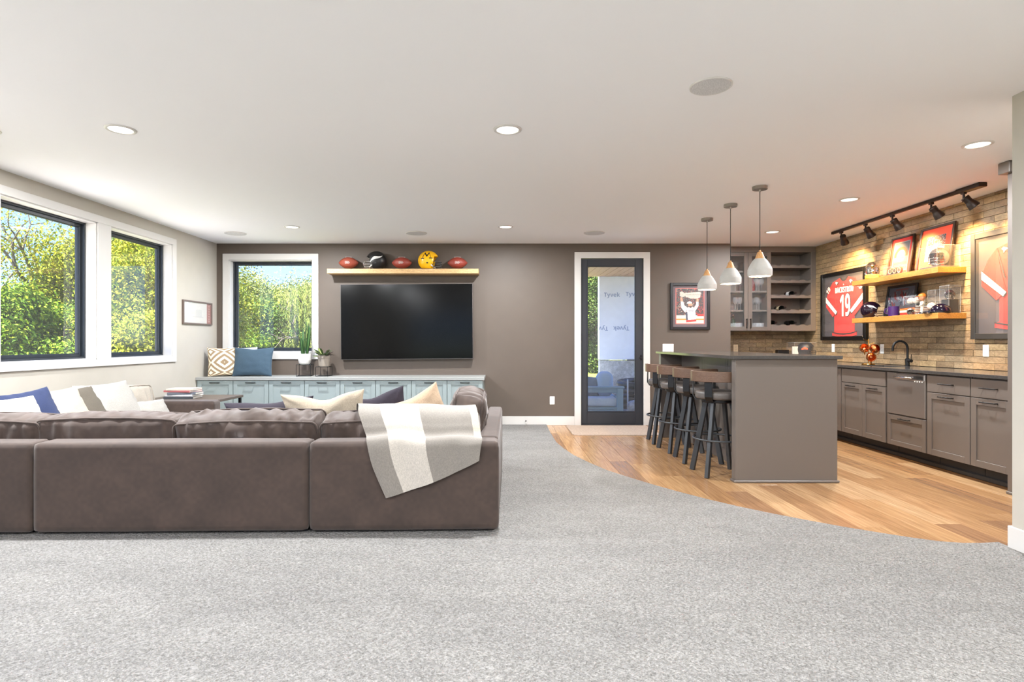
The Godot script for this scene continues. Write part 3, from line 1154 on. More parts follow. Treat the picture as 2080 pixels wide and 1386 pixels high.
	tree("ash_tree", "woodland tree between the side windows and the back window", Vector3(-17.0, -0.26, -30.5), 4.8, Vector3(0, 0, 0), 4, 0.22, 14, 0.6, deep, s3)

	# outdoor sofa seen end-on through the glass door
	M.deck_paint = plain("blue grey deck paint", Color(0.50, 0.60, 0.64), 0.5)
	var so := thing("outdoor_sofa", "blue-grey framed outdoor sofa on the porch beyond the glass door", "outdoor sofa", Vector3(1.62, -0.12, -10.35))
	box_part(so, "armrest", Vector3(-0.42, 0.535, -0.06), Vector3(0.53, 0.57, 0.06), M.deck_paint, 0.006)
	box_part(so, "rail", Vector3(-0.40, 0.46, -0.03), Vector3(0.41, 0.535, 0.03), M.deck_paint, 0.004)
	box_part(so, "leg", Vector3(0.405, 0.0, -0.05), Vector3(0.51, 0.535, 0.05), M.deck_paint, 0.006)
	box_part(so, "leg", Vector3(-0.42, 0.0, -0.05), Vector3(-0.32, 0.535, 0.05), M.deck_paint, 0.006)
	box_part(so, "leg", Vector3(0.405, 0.0, -1.75), Vector3(0.51, 0.535, -1.65), M.deck_paint, 0.006)
	box_part(so, "leg", Vector3(-0.42, 0.0, -1.75), Vector3(-0.32, 0.535, -1.65), M.deck_paint, 0.006)
	box_part(so, "apron", Vector3(-0.40, 0.10, -0.03), Vector3(0.41, 0.16, 0.03), M.deck_paint, 0.004)
	box_part(so, "base", Vector3(-0.36, 0.16, -1.70), Vector3(0.44, 0.2, 0.0), M.deck_paint, 0.004)
	var cu := MB.new()
	soft_block(cu, Vector3(0.03, 0.285, -0.83), Vector3(0.80, 0.17, 1.58), 0.05, 8, 0.015, 0.002)
	part(so, "seat_cushion", cu, fabric("light grey outdoor cloth", Color(0.82, 0.86, 0.89)))
	box_part(so, "back_slat", Vector3(0.41, 0.30, -1.66), Vector3(0.44, 0.38, -0.05), M.deck_paint, 0.004)
	box_part(so, "back_slat", Vector3(0.41, 0.42, -1.66), Vector3(0.44, 0.50, -0.05), M.deck_paint, 0.004)
	var p1 := MB.new()
	pillow(p1, 0.34, 0.36, 0.17, 3.0, 0.05)
	var o1 := solo("outdoor_cushion", p1, fabric("dark striped outdoor cloth", Color(0.45, 0.51, 0.57)), "dark patterned cushion on the outdoor sofa, beside the rounded cushion", "cushion", "cushions on the outdoor sofa")
	o1.position = Vector3(1.60, 0.25, -10.62)
	o1.rotation = Vector3(-0.1, 0.15, -0.12)
	var p2 := MB.new()
	soft_block(p2, Vector3(0, 0.22, 0), Vector3(0.30, 0.44, 0.24), 0.115, 10, 0.01, 0.002)
	var o2 := solo("outdoor_cushion", p2, fabric("blue grey outdoor cloth", Color(0.66, 0.74, 0.81)), "rounded blue-grey cushion standing on the outdoor sofa near its post", "cushion", "cushions on the outdoor sofa")
	o2.position = Vector3(1.86, 0.25, -10.66)

	# coils of black drain pipe, a stake and a pale stone by the foundation
	for k in 3:
		var coil := MB.new()
		var path := []
		var radii := []
		for i in 73:
			var a := TAU * 2.0 * i / 72.0
			path.append(Vector3(cos(a) * 0.36, 0.07 + 0.11 * i / 36.0, sin(a) * 0.30))
			radii.append(0.058 + 0.008 * (i % 2))
		coil.tube(path, radii, 8)
		var c := solo("drain_pipe_coil", coil, plain("black drain pipe", Color(0.10, 0.13, 0.16), 0.35), ["coil of black corrugated pipe lying on the porch behind the white stake", "coil of black corrugated pipe piled on top of another by the wrapped wall", "coil of black corrugated pipe behind the dark cushion of the outdoor sofa"][k], "pipe coil", "coils of black pipe on the porch")
		c.position = [Vector3(2.62, -0.12, -11.65), Vector3(2.66, 0.16, -11.72), Vector3(1.60, -0.12, -12.9)][k]
		c.rotation.y = k * 0.9
	mb = MB.new()
	mb.span(Vector3(-0.012, 0, -0.012), Vector3(0.012, 0.62, 0.012), 0.002)
	mb.prism(PackedVector2Array([Vector2(-0.012, 0), Vector2(0.012, 0), Vector2(0, -0.06)]), -0.012, 0.012)
	var stake := solo("marker_stake", mb, M.trim, "thin white stake standing in front of the black pipe coils", "stake")
	stake.position = Vector3(2.40, -0.10, -11.2)
	mb = MB.new()
	soft_block(mb, Vector3(0, 0.12, 0), Vector3(0.34, 0.24, 0.22), 0.07, 8, 0.01, 0.02)
	var rock := solo("stone_block", mb, M.concrete, "pale rough stone beside the outdoor sofa's post", "stone")
	rock.position = Vector3(2.52, -0.12, -10.95)


# ---------------------------------------------------------------- lamps
func down_light(x: float, z: float, label: String, power: float, warm := Color(0.975, 0.985, 0.995)) -> void:
	var t := thing("ceiling_light", label, "ceiling light", Vector3(x, CEIL, z), 0.0, "round recessed ceiling lights")
	var mb := MB.new()
	mb.lathe([Vector2(0.098, 0.0), Vector2(0.096, -0.005), Vector2(0.086, -0.009), Vector2(0.078, -0.008), Vector2(0.075, -0.003)], 40)
	part(t, "trim_ring", mb, M.trim)
	mb = MB.new()
	mb.lathe([Vector2(0.0, -0.0045), Vector2(0.074, -0.0045)], 40)
	part(t, "diffuser", mb, M.lens)
	var l := AreaLight3D.new()
	l.name = "light"
	l.area_size = Vector2(0.10, 0.10)
	l.light_energy = power
	l.light_color = warm
	l.area_range = 14.0
	l.area_attenuation = 2.0
	l.shadow_enabled = true
	t.add_child(l)
	l.position = Vector3(0, -0.012, 0)
	l.rotation.x = -PI / 2


func speaker(x: float, z: float, r: float, label: String) -> void:
	var t := thing("ceiling_speaker", label, "speaker", Vector3(x, CEIL, z), 0.0, "round white ceiling speakers")
	var mb := MB.new()
	mb.lathe([Vector2(r, 0.0), Vector2(r, -0.006), Vector2(r - 0.004, -0.009), Vector2(r - 0.008, -0.007)], 48)
	part(t, "rim", mb, M.trim)
	mb = MB.new()
	mb.lathe([Vector2(r - 0.006, -0.007), Vector2(0, -0.008)], 48)
	part(t, "grille", mb, M.grille)


func build_lights() -> void:
	M.lens = glow("lit lamp lens", Color(1.0, 0.98, 0.95), 1.7)
	M.grille = grained(plain("white speaker grille", Color(0.93, 0.93, 0.93), 0.8), pics.fine, Vector3.ONE * 8.0)
	var e := 9.2
	down_light(-2.616, -4.017, "recessed light over the sofa, nearest to the window wall of the front row", e)
	down_light(0.037, -4.022, "recessed light in the middle of the front row, above the sofa's right arm", e)
	down_light(3.512, -4.327, "recessed light near the partition, front of the bar aisle row", e * 0.7)
	down_light(3.549, -5.99, "recessed light above the bar aisle, between the pendants and the track", e * 0.7)
	down_light(3.578, -7.756, "recessed light above the bar aisle, closest to the wine cabinet", e * 0.7)
	down_light(0.044, -7.409, "recessed light of the back row, in front of the glass door's wall", e)
	down_light(-2.664, -7.425, "recessed light of the back row, in front of the back window", e)
	down_light(-3.56, -4.02, "recessed light cut off by the picture's edge, beside the window wall", e)
	for z in [[-0.6, "first row behind the front row"], [2.2, "row nearest the added glass door"]]:  # extra downlights behind the lens, unseen, put in as fill
		for x in [[-2.64, "on the window side"], [0.04, "in the middle"], [2.2, "beside the partition"]]:
			down_light(x[0], z[0], "added unseen recessed fill light, " + z[1] + ", " + x[1], e)
	speaker(1.189, -3.337, 0.117, "single round ceiling speaker nearest the lens")
	speaker(-3.58, -7.861, 0.140, "round ceiling speaker in the window corner of the back row")
	speaker(-1.147, -7.844, 0.140, "round ceiling speaker above the television")
	speaker(1.23, -7.826, 0.140, "round ceiling speaker in front of the glass door")


# ---------------------------------------------------------------- sofa
func piping(mb: MB, c: Vector3, s: Vector3, r: float, B: Basis, z: float, lift: float) -> void:
	var path := []
	var h := Vector2(s.x * 0.5 - r * 0.35, s.y * 0.5 - r * 0.35)
	var k := r * 0.9
	for q in [[h.x, h.y, 0.0], [-h.x, h.y, 0.25], [-h.x, -h.y, 0.5], [h.x, -h.y, 0.75]]:
		for i in 5:
			var a: float = TAU * (q[2] + i / 16.0)
			path.append(Vector3(q[0] - signf(q[0]) * k + cos(a) * k, q[1] - signf(q[1]) * k + sin(a) * k, z))
	# finer, and lifted with the crown of the block
	var fine := []
	for i in path.size():
		var a: Vector3 = path[i]
		var b: Vector3 = path[(i + 1) % path.size()]
		var n := 14 if a.distance_to(b) > 0.2 else 1
		for j in n:
			var p := a.lerp(b, float(j) / n)
			var w := Vector2(1.0 - pow(p.x / (s.x * 0.5), 2.0), 1.0 - pow(p.y / (s.y * 0.5), 2.0))
			p.y += signf(p.y) * lift * maxf(0.0, w.x)
			p.x += signf(p.x) * lift * maxf(0.0, w.y)
			p.y += 0.003 * wob.get_noise_1d(p.x * 900.0 + c.x * 70.0)
			fine.append(c + B * p)
	mb.tube(fine, 0.007, 6, true)


func sofa_cushion(up: Node, called: String, c: Vector3, s: Vector3, B: Basis, wrinkle: float, crown := 0.03, m: Material = null) -> void:
	var mb := MB.new()
	soft_block(mb, c, s, 0.042, 30, crown, wrinkle, 17.0, B, Vector3(1.0, 0.22, 0.22))
	var cloth: Material = m if m else M.sofa
	var o := part(up, called, mb, cloth)
	var p := MB.new()
	for z in [1.0, -1.0]:
		piping(p, c, s, 0.03, B, z * (s.z * 0.5 - 0.010), crown * 0.36 + 0.006)
	part(o, "piping", p, cloth)


func build_sofa() -> void:
	var t := thing("sectional_sofa", "large brown-grey velvet sectional sofa seen from behind", "sofa", Vector3(-0.02, 0, -3.752), 0.022)
	var block := func(called: String, a: Vector3, b: Vector3, r := 0.03, crown := 0.004) -> void:
		var mb := MB.new()
		soft_block(mb, (a + b) * 0.5, (b - a).abs(), r, 12, crown, 0.0015, 3.0)
		part(t, called, mb, M.sofa)
	# back panels, left to right, with open seams between
	block.call("back_panel", Vector3(-4.08, 0.028, -0.19), Vector3(-2.952, 0.597, 0.0))
	block.call("back_panel", Vector3(-2.944, 0.028, -0.19), Vector3(-1.219, 0.597, 0.0))
	block.call("back_panel", Vector3(-1.211, 0.028, -0.19), Vector3(0.0, 0.597, 0.0))
	block.call("back_panel", Vector3(-4.08, 0.028, -2.60), Vector3(-3.90, 0.597, -0.195))
	# arms
	var arm := MB.new()
	soft_block(arm, Vector3.ZERO, Vector3(0.135, 0.569, 1.86), 0.028, 12, 0.004, 0.0015, 3.0, Basis(Vector3.UP, -0.036))
	var ao := part(t, "arm", arm, M.sofa)
	ao.position = Vector3(-0.033, 0.3125, -1.128)
	block.call("arm", Vector3(-4.08, 0.028, -2.78), Vector3(-3.02, 0.60, -2.605))
	# seat bases and seat cushions
	block.call("seat_base", Vector3(-1.205, 0.03, -2.04), Vector3(-0.14, 0.27, -0.2))
	block.call("seat_base", Vector3(-2.94, 0.03, -1.10), Vector3(-1.215, 0.27, -0.2))
	block.call("seat_base", Vector3(-3.89, 0.03, -2.595), Vector3(-2.95, 0.27, -0.2))
	block.call("seat_cushion", Vector3(-1.205, 0.275, -2.05), Vector3(-0.14, 0.43, -0.2), 0.05, 0.02)
	block.call("seat_cushion", Vector3(-2.07, 0.275, -1.12), Vector3(-1.215, 0.43, -0.2), 0.05, 0.02)
	block.call("seat_cushion", Vector3(-2.94, 0.275, -1.12), Vector3(-2.08, 0.43, -0.2), 0.05, 0.02)
	block.call("seat_cushion", Vector3(-3.89, 0.275, -1.40), Vector3(-2.96, 0.43, -0.2), 0.05, 0.02)
	block.call("seat_cushion", Vector3(-3.89, 0.275, -2.59), Vector3(-2.96, 0.43, -1.41), 0.05, 0.02)
	# loose back cushions that show above the back
	var lean := func(deg: float) -> Basis: return Basis(Vector3.RIGHT, deg_to_rad(deg))
	sofa_cushion(t, "back_cushion", Vector3(-3.50, 0.556, -0.335), Vector3(0.90, 0.33, 0.23), lean.call(9.0), 0.014)
	sofa_cushion(t, "back_cushion", Vector3(-2.62, 0.563, -0.335), Vector3(0.93, 0.33, 0.23), lean.call(5.0), 0.012)
	sofa_cushion(t, "back_cushion", Vector3(-1.692, 0.560, -0.345), Vector3(0.955, 0.345, 0.25), lean.call(15.0) * Basis(Vector3.BACK, 0.012), 0.024, 0.035)
	sofa_cushion(t, "back_cushion", Vector3(-0.67, 0.556, -0.345), Vector3(1.06, 0.34, 0.25), lean.call(12.0), 0.020)
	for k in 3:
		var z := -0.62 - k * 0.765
		sofa_cushion(t, "back_cushion", Vector3(-3.70, 0.585, z), Vector3(0.75, 0.37, 0.22), Basis(Vector3.UP, PI / 2) * Basis(Vector3.RIGHT, -0.22), 0.008, 0.03, fabric("window lit velvet", Color(0.68, 0.645, 0.595)) if k == 2 else null)  # last cushion: window light on the sofa velvet painted in as paler colour
	# cushion standing along the right arm
	sofa_cushion(t, "back_cushion", Vector3(-0.235, 0.640, -0.82), Vector3(0.70, 0.41, 0.22), Basis(Vector3.UP, -PI / 2) * Basis(Vector3.RIGHT, -0.16), 0.020, 0.04)
	for p in [Vector3(-0.06, 0, -0.10), Vector3(-1.16, 0, -0.10), Vector3(-1.27, 0, -0.10), Vector3(-2.90, 0, -0.10), Vector3(-3.02, 0, -0.10), Vector3(-4.02, 0, -0.10), Vector3(-0.05, 0, -1.95), Vector3(-1.10, 0, -1.95), Vector3(-3.1, 0, -2.68), Vector3(-4.0, 0, -2.68)]:
		var mb := MB.new()
		mb.span(p + Vector3(-0.035, 0.010, -0.035), p + Vector3(0.035, 0.045, 0.035), 0.004)
		part(t, "leg", mb, M.black_metal)


func scatter(label: String, group: String, w: float, h: float, thick: float, m: Material, at: Vector3, yaw: float, lean: float, roll: float, chop := 0.0, ear := 0.10) -> Node3D:
	var mb := MB.new()
	pillow(mb, w, h, thick, at.x * 3.7 + at.z, ear, chop)
	var o := solo("throw_pillow", mb, m, label, "pillow", group)
	o.transform = Transform3D(Basis(Vector3.UP, deg_to_rad(yaw)) * Basis(Vector3.RIGHT, deg_to_rad(lean)) * Basis(Vector3.BACK, deg_to_rad(roll)), at)
	return o


func build_cushions() -> void:
	var navy := fabric("dark aubergine velvet", Color(0.155, 0.125, 0.175), 0.05, 0.15)
	var cream := fabric("cream cotton", Color(0.69, 0.635, 0.555))
	var sand := fabric("sand velvet", Color(0.72, 0.62, 0.515))
	var white := fabric("off white linen", Color(0.61, 0.595, 0.57))
	var blue := fabric("royal blue cotton", Color(0.07, 0.135, 0.29))
	var olive := fabric("olive brown cotton", Color(0.33, 0.30, 0.255))
	var g := "scatter pillows on the sofa"
	scatter("dark aubergine lumbar pillow behind the cream pillow on the sofa", g, 0.70, 0.38, 0.17, navy, Vector3(-1.765, 0.425, -4.60), 180.0, -14.0, -5.0, 0.05)
	scatter("cream pillow with a dented top between the two dark aubergine pillows", g, 0.62, 0.46, 0.17, cream, Vector3(-1.285, 0.425, -4.40), 180.0, -14.0, -4.0, 0.10, 0.12)
	scatter("dark aubergine pillow tilted against the pale sand pillow", g, 0.54, 0.46, 0.17, navy, Vector3(-0.915, 0.415, -4.55), 180.0, -14.0, -12.0, 0.06, 0.12)
	scatter("pale sand pillow with one high corner beside the sofa's right arm cushion", g, 0.47, 0.47, 0.17, sand, Vector3(-0.50, 0.43, -4.42), 180.0, -12.0, -25.0, 0.02, 0.13)
	scatter("white pillow half cut by the edge, in front of the blue pillow", g, 0.50, 0.48, 0.17, white, Vector3(-3.36, 0.43, -4.16), 78.0, -34.0, 0.0)
	scatter("royal blue pillow standing on the window side of the sofa", g, 0.46, 0.50, 0.17, blue, Vector3(-3.42, 0.43, -4.40), 72.0, -30.0, 6.0)
	scatter("cream pillow between the royal blue and the olive brown pillows", g, 0.50, 0.50, 0.17, cream, Vector3(-3.40, 0.43, -4.68), 76.0, -33.0, 3.0)
	scatter("olive brown pillow wedged between two pale pillows", g, 0.50, 0.50, 0.15, olive, Vector3(-3.38, 0.43, -4.89), 78.0, -34.0, 3.0)
	scatter("large off-white pillow behind the olive brown pillow", g, 0.54, 0.52, 0.19, white, Vector3(-3.34, 0.43, -5.22), 76.0, -33.0, 2.0)
	scatter("small off-white pillow lowest of the row, next to the sofa's far arm", g, 0.36, 0.30, 0.14, white, Vector3(-3.22, 0.43, -5.50), 70.0, -34.0, 0.0)

	# throw: over the right back cushion and down the sofa's back
	var img := Image.create(256, 256, false, Image.FORMAT_RGB8)
	var r := RandomNumberGenerator.new()
	r.seed = 9
	for i in 256:
		for j in 256:
			var s := float(i) / 255.0
			var c := Color(0.51, 0.485, 0.455)
			if s > 0.185 and s < 0.51:
				c = Color(0.73, 0.70, 0.66)
			elif s > 0.94 and j < 165:
				c = Color(0.73, 0.69, 0.62)
			var k := r.randf_range(0.90, 1.04)
			img.set_pixel(i, j, Color(c.r * k, c.g * k, c.b * k))
	var wool := plain("striped wool", Color.WHITE, 0.95)
	wool.albedo_texture = ImageTexture.create_from_image(img)
	wool.rim_enabled = true
	wool.rim = 0.4
	# rows of control points from the hidden front hem to the hanging hem: [left, right]
	var rows := [
		[Vector3(-1.05, 0.690, -4.235), Vector3(-0.20, 0.690, -4.235)],
		[Vector3(-1.035, 0.772, -4.17), Vector3(-0.195, 0.770, -4.17)],
		[Vector3(-1.00, 0.784, -4.08), Vector3(-0.185, 0.782, -4.08)],
		[Vector3(-0.965, 0.752, -3.940), Vector3(-0.165, 0.748, -3.940)],
		[Vector3(-0.925, 0.675, -3.888), Vector3(-0.15, 0.675, -3.885)],
		[Vector3(-0.895, 0.612, -3.86), Vector3(-0.138, 0.614, -3.85)],
		[Vector3(-0.872, 0.612, -3.765), Vector3(-0.128, 0.614, -3.758)],
		[Vector3(-0.858, 0.575, -3.735), Vector3(-0.130, 0.592, -3.735)],
		[Vector3(-0.82, 0.44, -3.728), Vector3(-0.138, 0.545, -3.735)],
		[Vector3(-0.735, 0.246, -3.722), Vector3(-0.146, 0.480, -3.730)],
	]
	var sheet := MB.new()
	var nr := 64
	var nc := 56
	var front := []
	var back := []
	for i in nr + 1:
		var tt := float(i) / nr * (rows.size() - 1)
		var a := mini(int(tt), rows.size() - 2)
		var f := tt - a
		var rowf := PackedVector3Array()
		var rowb := PackedVector3Array()
		for j in nc + 1:
			var s := float(j) / nc
			var pts := []
			for k in [a - 1, a, a + 1, a + 2]:
				var q: Array = rows[clampi(k, 0, rows.size() - 1)]
				pts.append((q[0] as Vector3).lerp(q[1], s))
			var p: Vector3 = pts[1].cubic_interpolate(pts[2], pts[0], pts[3], f)
			var hang := smoothstep(5.5, 8.0, tt)
			# soft folds in the hanging part
			p.z += hang * (0.010 * sin(s * 15.0 + 0.6) + 0.016 * exp(-pow((s - 0.66) * 11.0, 2.0)) + 0.010) + 0.004
			p.y += (1.0 - hang) * (0.010 + 0.006 * sin(s * 11.0 + tt) + 0.012 * exp(-pow((s - 0.3) * 8.0, 2.0)))
			if tt > 8.0:
				p.y -= 0.02 * sin(s * PI) * (tt - 8.0)
			rowf.append(p)
		front.append(rowf)
	sheet.grid(front, false, 0)
	var back_rows := []
	for i in front.size():
		var rb := PackedVector3Array()
		for j in nc + 1:
			rb.append(front[i][j] - sheet.n[i * (nc + 1) + j] * 0.006)
		back_rows.append(rb)
	var under := MB.new()
	sheet.grid(back_rows, false, 0)
	solo("throw_blanket", sheet, wool, "grey and white striped wool throw draped over the sofa's back", "blanket")


# ---------------------------------------------------------------- media wall
# shaker front in the plane z, facing +z: frame round a set-back field
func shaker(mb: MB, x0: float, x1: float, y0: float, y1: float, z: float, rail := 0.058, thick := 0.02) -> void:
	mb.span(Vector3(x0, y0, z - thick), Vector3(x0 + rail, y1, z), 0.0015)
	mb.span(Vector3(x1 - rail, y0, z - thick), Vector3(x1, y1, z), 0.0015)
	mb.span(Vector3(x0 + rail, y0, z - thick), Vector3(x1 - rail, y0 + rail, z), 0.0015)
	mb.span(Vector3(x0 + rail, y1 - rail, z - thick), Vector3(x1 - rail, y1, z), 0.0015)
	mb.span(Vector3(x0 + rail - 0.002, y0 + rail - 0.002, z - thick), Vector3(x1 - rail + 0.002, y1 - rail + 0.002, z - thick * 0.55))


func bar_pull(up: Node, at: Vector3, long: float, upright := false) -> void:
	var mb := MB.new()
	var a := Vector3(0, long * 0.5, 0) if upright else Vector3(long * 0.5, 0, 0)
	for s in [-1.0, 1.0]:
		mb.box(at + a * s * 0.86 + Vector3(0, 0, 0.014), Vector3(0.009, 0.009, 0.028), 0.001)
	mb.box(at + Vector3(0, 0, 0.031), (Vector3(0.010, long, 0.010) if upright else Vector3(long, 0.010, 0.010)), 0.002)
	part(up, "handle", mb, M.black_metal)


func football(x: float, m: Material, label: String, ink: String) -> void:
	var t := thing("football", label, "football", Vector3(x, 2.291, -8.555), 0.0, "footballs on the maple shelf")
	var mb := MB.new()
	var prof := []
	for k in 25:
		var a := -1.0 + 2.0 * k / 24.0
		prof.append(Vector2(0.084 * pow(maxf(0.0, 1.0 - a * a), 0.80), a * 0.146))
	var B := Basis(Vector3.BACK, -PI / 2)
	mb.lathe(prof, 32, Transform3D(B, Vector3(0, 0.098, 0)), true)
	part(t, "ball", mb, m)
	mb = MB.new()
	for k in 4:
		var a := PI / 4 + k * PI / 2
		var path := []
		for j in 15:
			var s := -0.93 + 1.86 * j / 14.0
			var r := 0.0842 * pow(1.0 - s * s, 0.80)
			path.append(Vector3(s * 0.146, 0.098 + cos(a) * r, sin(a) * r))
		mb.tube(path, 0.0012, 5)
	part(t, "seam", mb, plain("dark seam", Color(0.25, 0.08, 0.06), 0.7))
	mb = MB.new()
	mb.tube([Vector3(-0.05, 0.181, 0), Vector3(0, 0.1835, 0), Vector3(0.05, 0.181, 0)], 0.003, 6)
	for k in 7:
		mb.box(Vector3(-0.042 + k * 0.014, 0.1825, 0), Vector3(0.004, 0.004, 0.022), 0.001)
	part(t, "lace", mb, M.trim)
	mb = MB.new()
	mb.lathe([Vector2(0.032, 0), Vector2(0.030, 0.010), Vector2(0.024, 0.012), Vector2(0.028, 0.030), Vector2(0.022, 0.030)], 20)
	part(t, "stand", mb, M.clear)
	# a signature: a scribble in silver ink over the near panel
	mb = MB.new()
	var r := RandomNumberGenerator.new()
	r.seed = ink.hash()
	for line in 2:
		var path := []
		for j in 26:
			var s := float(j) / 25.0
			var u := -0.032 + 0.064 * s + 0.008 * sin(s * 40.0)
			var w := 0.006 - line * 0.018 + 0.010 * sin(s * 31.0 + line * 2.0 + r.randf() * 0.8)
			var rad := 0.0847 * pow(1.0 - pow(u / 0.146, 2.0), 0.80)
			var an := w / rad
			path.append(Vector3(u, 0.098 + sin(an) * rad, cos(an) * rad))
		mb.tube(path, 0.0013, 4)
	part(t, "signature", mb, plain("silver ink", Color(0.88, 0.86, 0.84), 0.5))


# gridiron helmet in its own axes: faces +x, stands on y = 0, shell about 0.25 wide; decal is a list of strokes [phi, elevation, half width] in degrees
func helmet(t: Node3D, s: float, shell_m: Material, mask_m: Material, decal_m: Material, decals: Array, strap_m: Material) -> void:
	var R := Vector3(0.142, 0.135, 0.115) * s
	var C := Vector3(-0.005, 0.118, 0.0) * s
	var at := func(phi: float, el: float, off: float) -> Vector3:
		var f := 1.0 + off
		var x := cos(el) * cos(phi)
		# jaw flaps reach forward and down
		return C + Vector3(x * R.x * f, sin(el) * R.y * f, cos(el) * sin(phi) * R.z * f)
	var low := func(phi: float) -> float:
		var d := absf(rad_to_deg(wrapf(phi, -PI, PI)))
		if d < 48.0:
			return deg_to_rad(24.0)
		if d < 70.0:
			return deg_to_rad(lerpf(24.0, -52.0, smoothstep(48.0, 66.0, d)))
		return deg_to_rad(lerpf(-54.0, -46.0, (d - 70.0) / 110.0))
	var rows := []
	for i in 17:
		var row := PackedVector3Array()
		for k in 56:
			var phi := TAU * k / 56.0
			var lo: float = low.call(phi)
			row.append(at.call(phi, lerpf(PI / 2 - 0.001, lo, float(i) / 16.0), 0.0))
		rows.append(row)
	var mb := MB.new()
	mb.grid(rows, true)
	var inner := []
	for row in rows:
		var q := PackedVector3Array()
		for p in row:
			q.append(C + (p - C) * 0.92)
		inner.append(q)
	mb.grid(inner, true, 0)
	# thickness round the rim
	var last: PackedVector3Array = rows[16]
	var li: PackedVector3Array = inner[16]
	for k in 56:
		var k2 := (k + 1) % 56
		mb.quad(last[k], last[k2], li[k2], li[k], Vector3.DOWN + (last[k] - C) * 0.2)
	part(t, "shell", mb, shell_m)
	# face mask
	var bars := MB.new()
	var br := 0.0042 * s
	for h in [[0.030, 0.150, 0.088], [0.066, 0.158, 0.094], [0.100, 0.150, 0.098]]:
		var path := []
		for k in 13:
			var a := -1.25 + 2.5 * k / 12.0
			path.append(Vector3((cos(a) * h[1] + 0.015) * s, h[0] * s, sin(a) * h[2] * 1.02 * s))
		bars.tube(path, br, 6)
	for z in [-0.045, 0.045]:
		bars.tube([Vector3(0.150, 0.028, z) * s, Vector3(0.166, 0.064, z * 0.9) * s, Vector3(0.150, 0.105, z) * s], br, 6)
	bars.tube([Vector3(0.050, 0.10, 0.098) * s, Vector3(0.085, 0.150, 0.072) * s], br, 6)
	bars.tube([Vector3(0.050, 0.10, -0.098) * s, Vector3(0.085, 0.150, -0.072) * s], br, 6)
	bars.tube([Vector3(0.070, 0.028, 0.080) * s, Vector3(0.052, 0.066, 0.096) * s, Vector3(0.050, 0.10, 0.098) * s], br, 6)
	bars.tube([Vector3(0.070, 0.028, -0.080) * s, Vector3(0.052, 0.066, -0.096) * s, Vector3(0.050, 0.10, -0.098) * s], br, 6)
	part(t, "face_mask", bars, mask_m)
	if decals.size():
		for side in [-1.0, 1.0]:
			var dm := MB.new()
			for stroke in decals:
				var a := PackedVector3Array()
				var b := PackedVector3Array()
				for k in stroke.size() - 1:
					for j in 6:
						var f := j / 5.0
						var ph: float = side * deg_to_rad(lerpf(stroke[k][0], stroke[k + 1][0], f))
						var el := lerpf(stroke[k][1], stroke[k + 1][1], f)
						var hw := lerpf(stroke[k][2], stroke[k + 1][2], f)
						a.append(at.call(ph, deg_to_rad(el + hw), 0.016))
						b.append(at.call(ph, deg_to_rad(el - hw), 0.016))
				for k in a.size() - 1:
					var o := (a[k] + b[k]) * 0.5 - C
					dm.quad(a[k], a[k + 1], b[k + 1], b[k], o)
			part(t, "decal", dm, decal_m)
	# ear hole, chin strap and bumper
	for side in [-1.0, 1.0]:
		var eh := MB.new()
		var p: Vector3 = at.call(side * deg_to_rad(92.0), deg_to_rad(-16.0), 0.004)
		eh.lathe([Vector2(0.013 * s, 0), Vector2(0, 0.0015 * s)], 14, Transform3D(Basis(Vector3.RIGHT, PI / 2 * side), p))
		part(t, "ear_hole", eh, M.dark_slot)
	var st := MB.new()
	var sp := []
	for k in 11:
		var a := -1.0 + 2.0 * k / 10.0
		sp.append(Vector3(0.085 - 0.045 * a * a, 0.020 + 0.030 * a * a, a * 0.108) * s)
	st.tube(sp, 0.007 * s, 6)
	part(t, "chin_strap", st, strap_m)


func blade(mb: MB, base: Vector3, dir: Vector3, side: Vector3, long: float, wide: float, curl: float) -> void:
	var rows := []
	var up := side.cross(dir).normalized()
	for i in 10:
		var f := i / 9.0
		var c := base + dir * long * f + up * curl * long * f * f
		var w := wide * (0.55 + 0.45 * sin(minf(f * 1.6, 1.0) * PI * 0.5)) * (1.0 if f < 0.6 else sqrt(maxf(0.0, 1.0 - pow((f - 0.6) / 0.4, 2.0))))
		rows.append(PackedVector3Array([c - side * w, c - up * w * 0.45, c + side * w, c + up * 0.003]))
	mb.grid(rows, true)


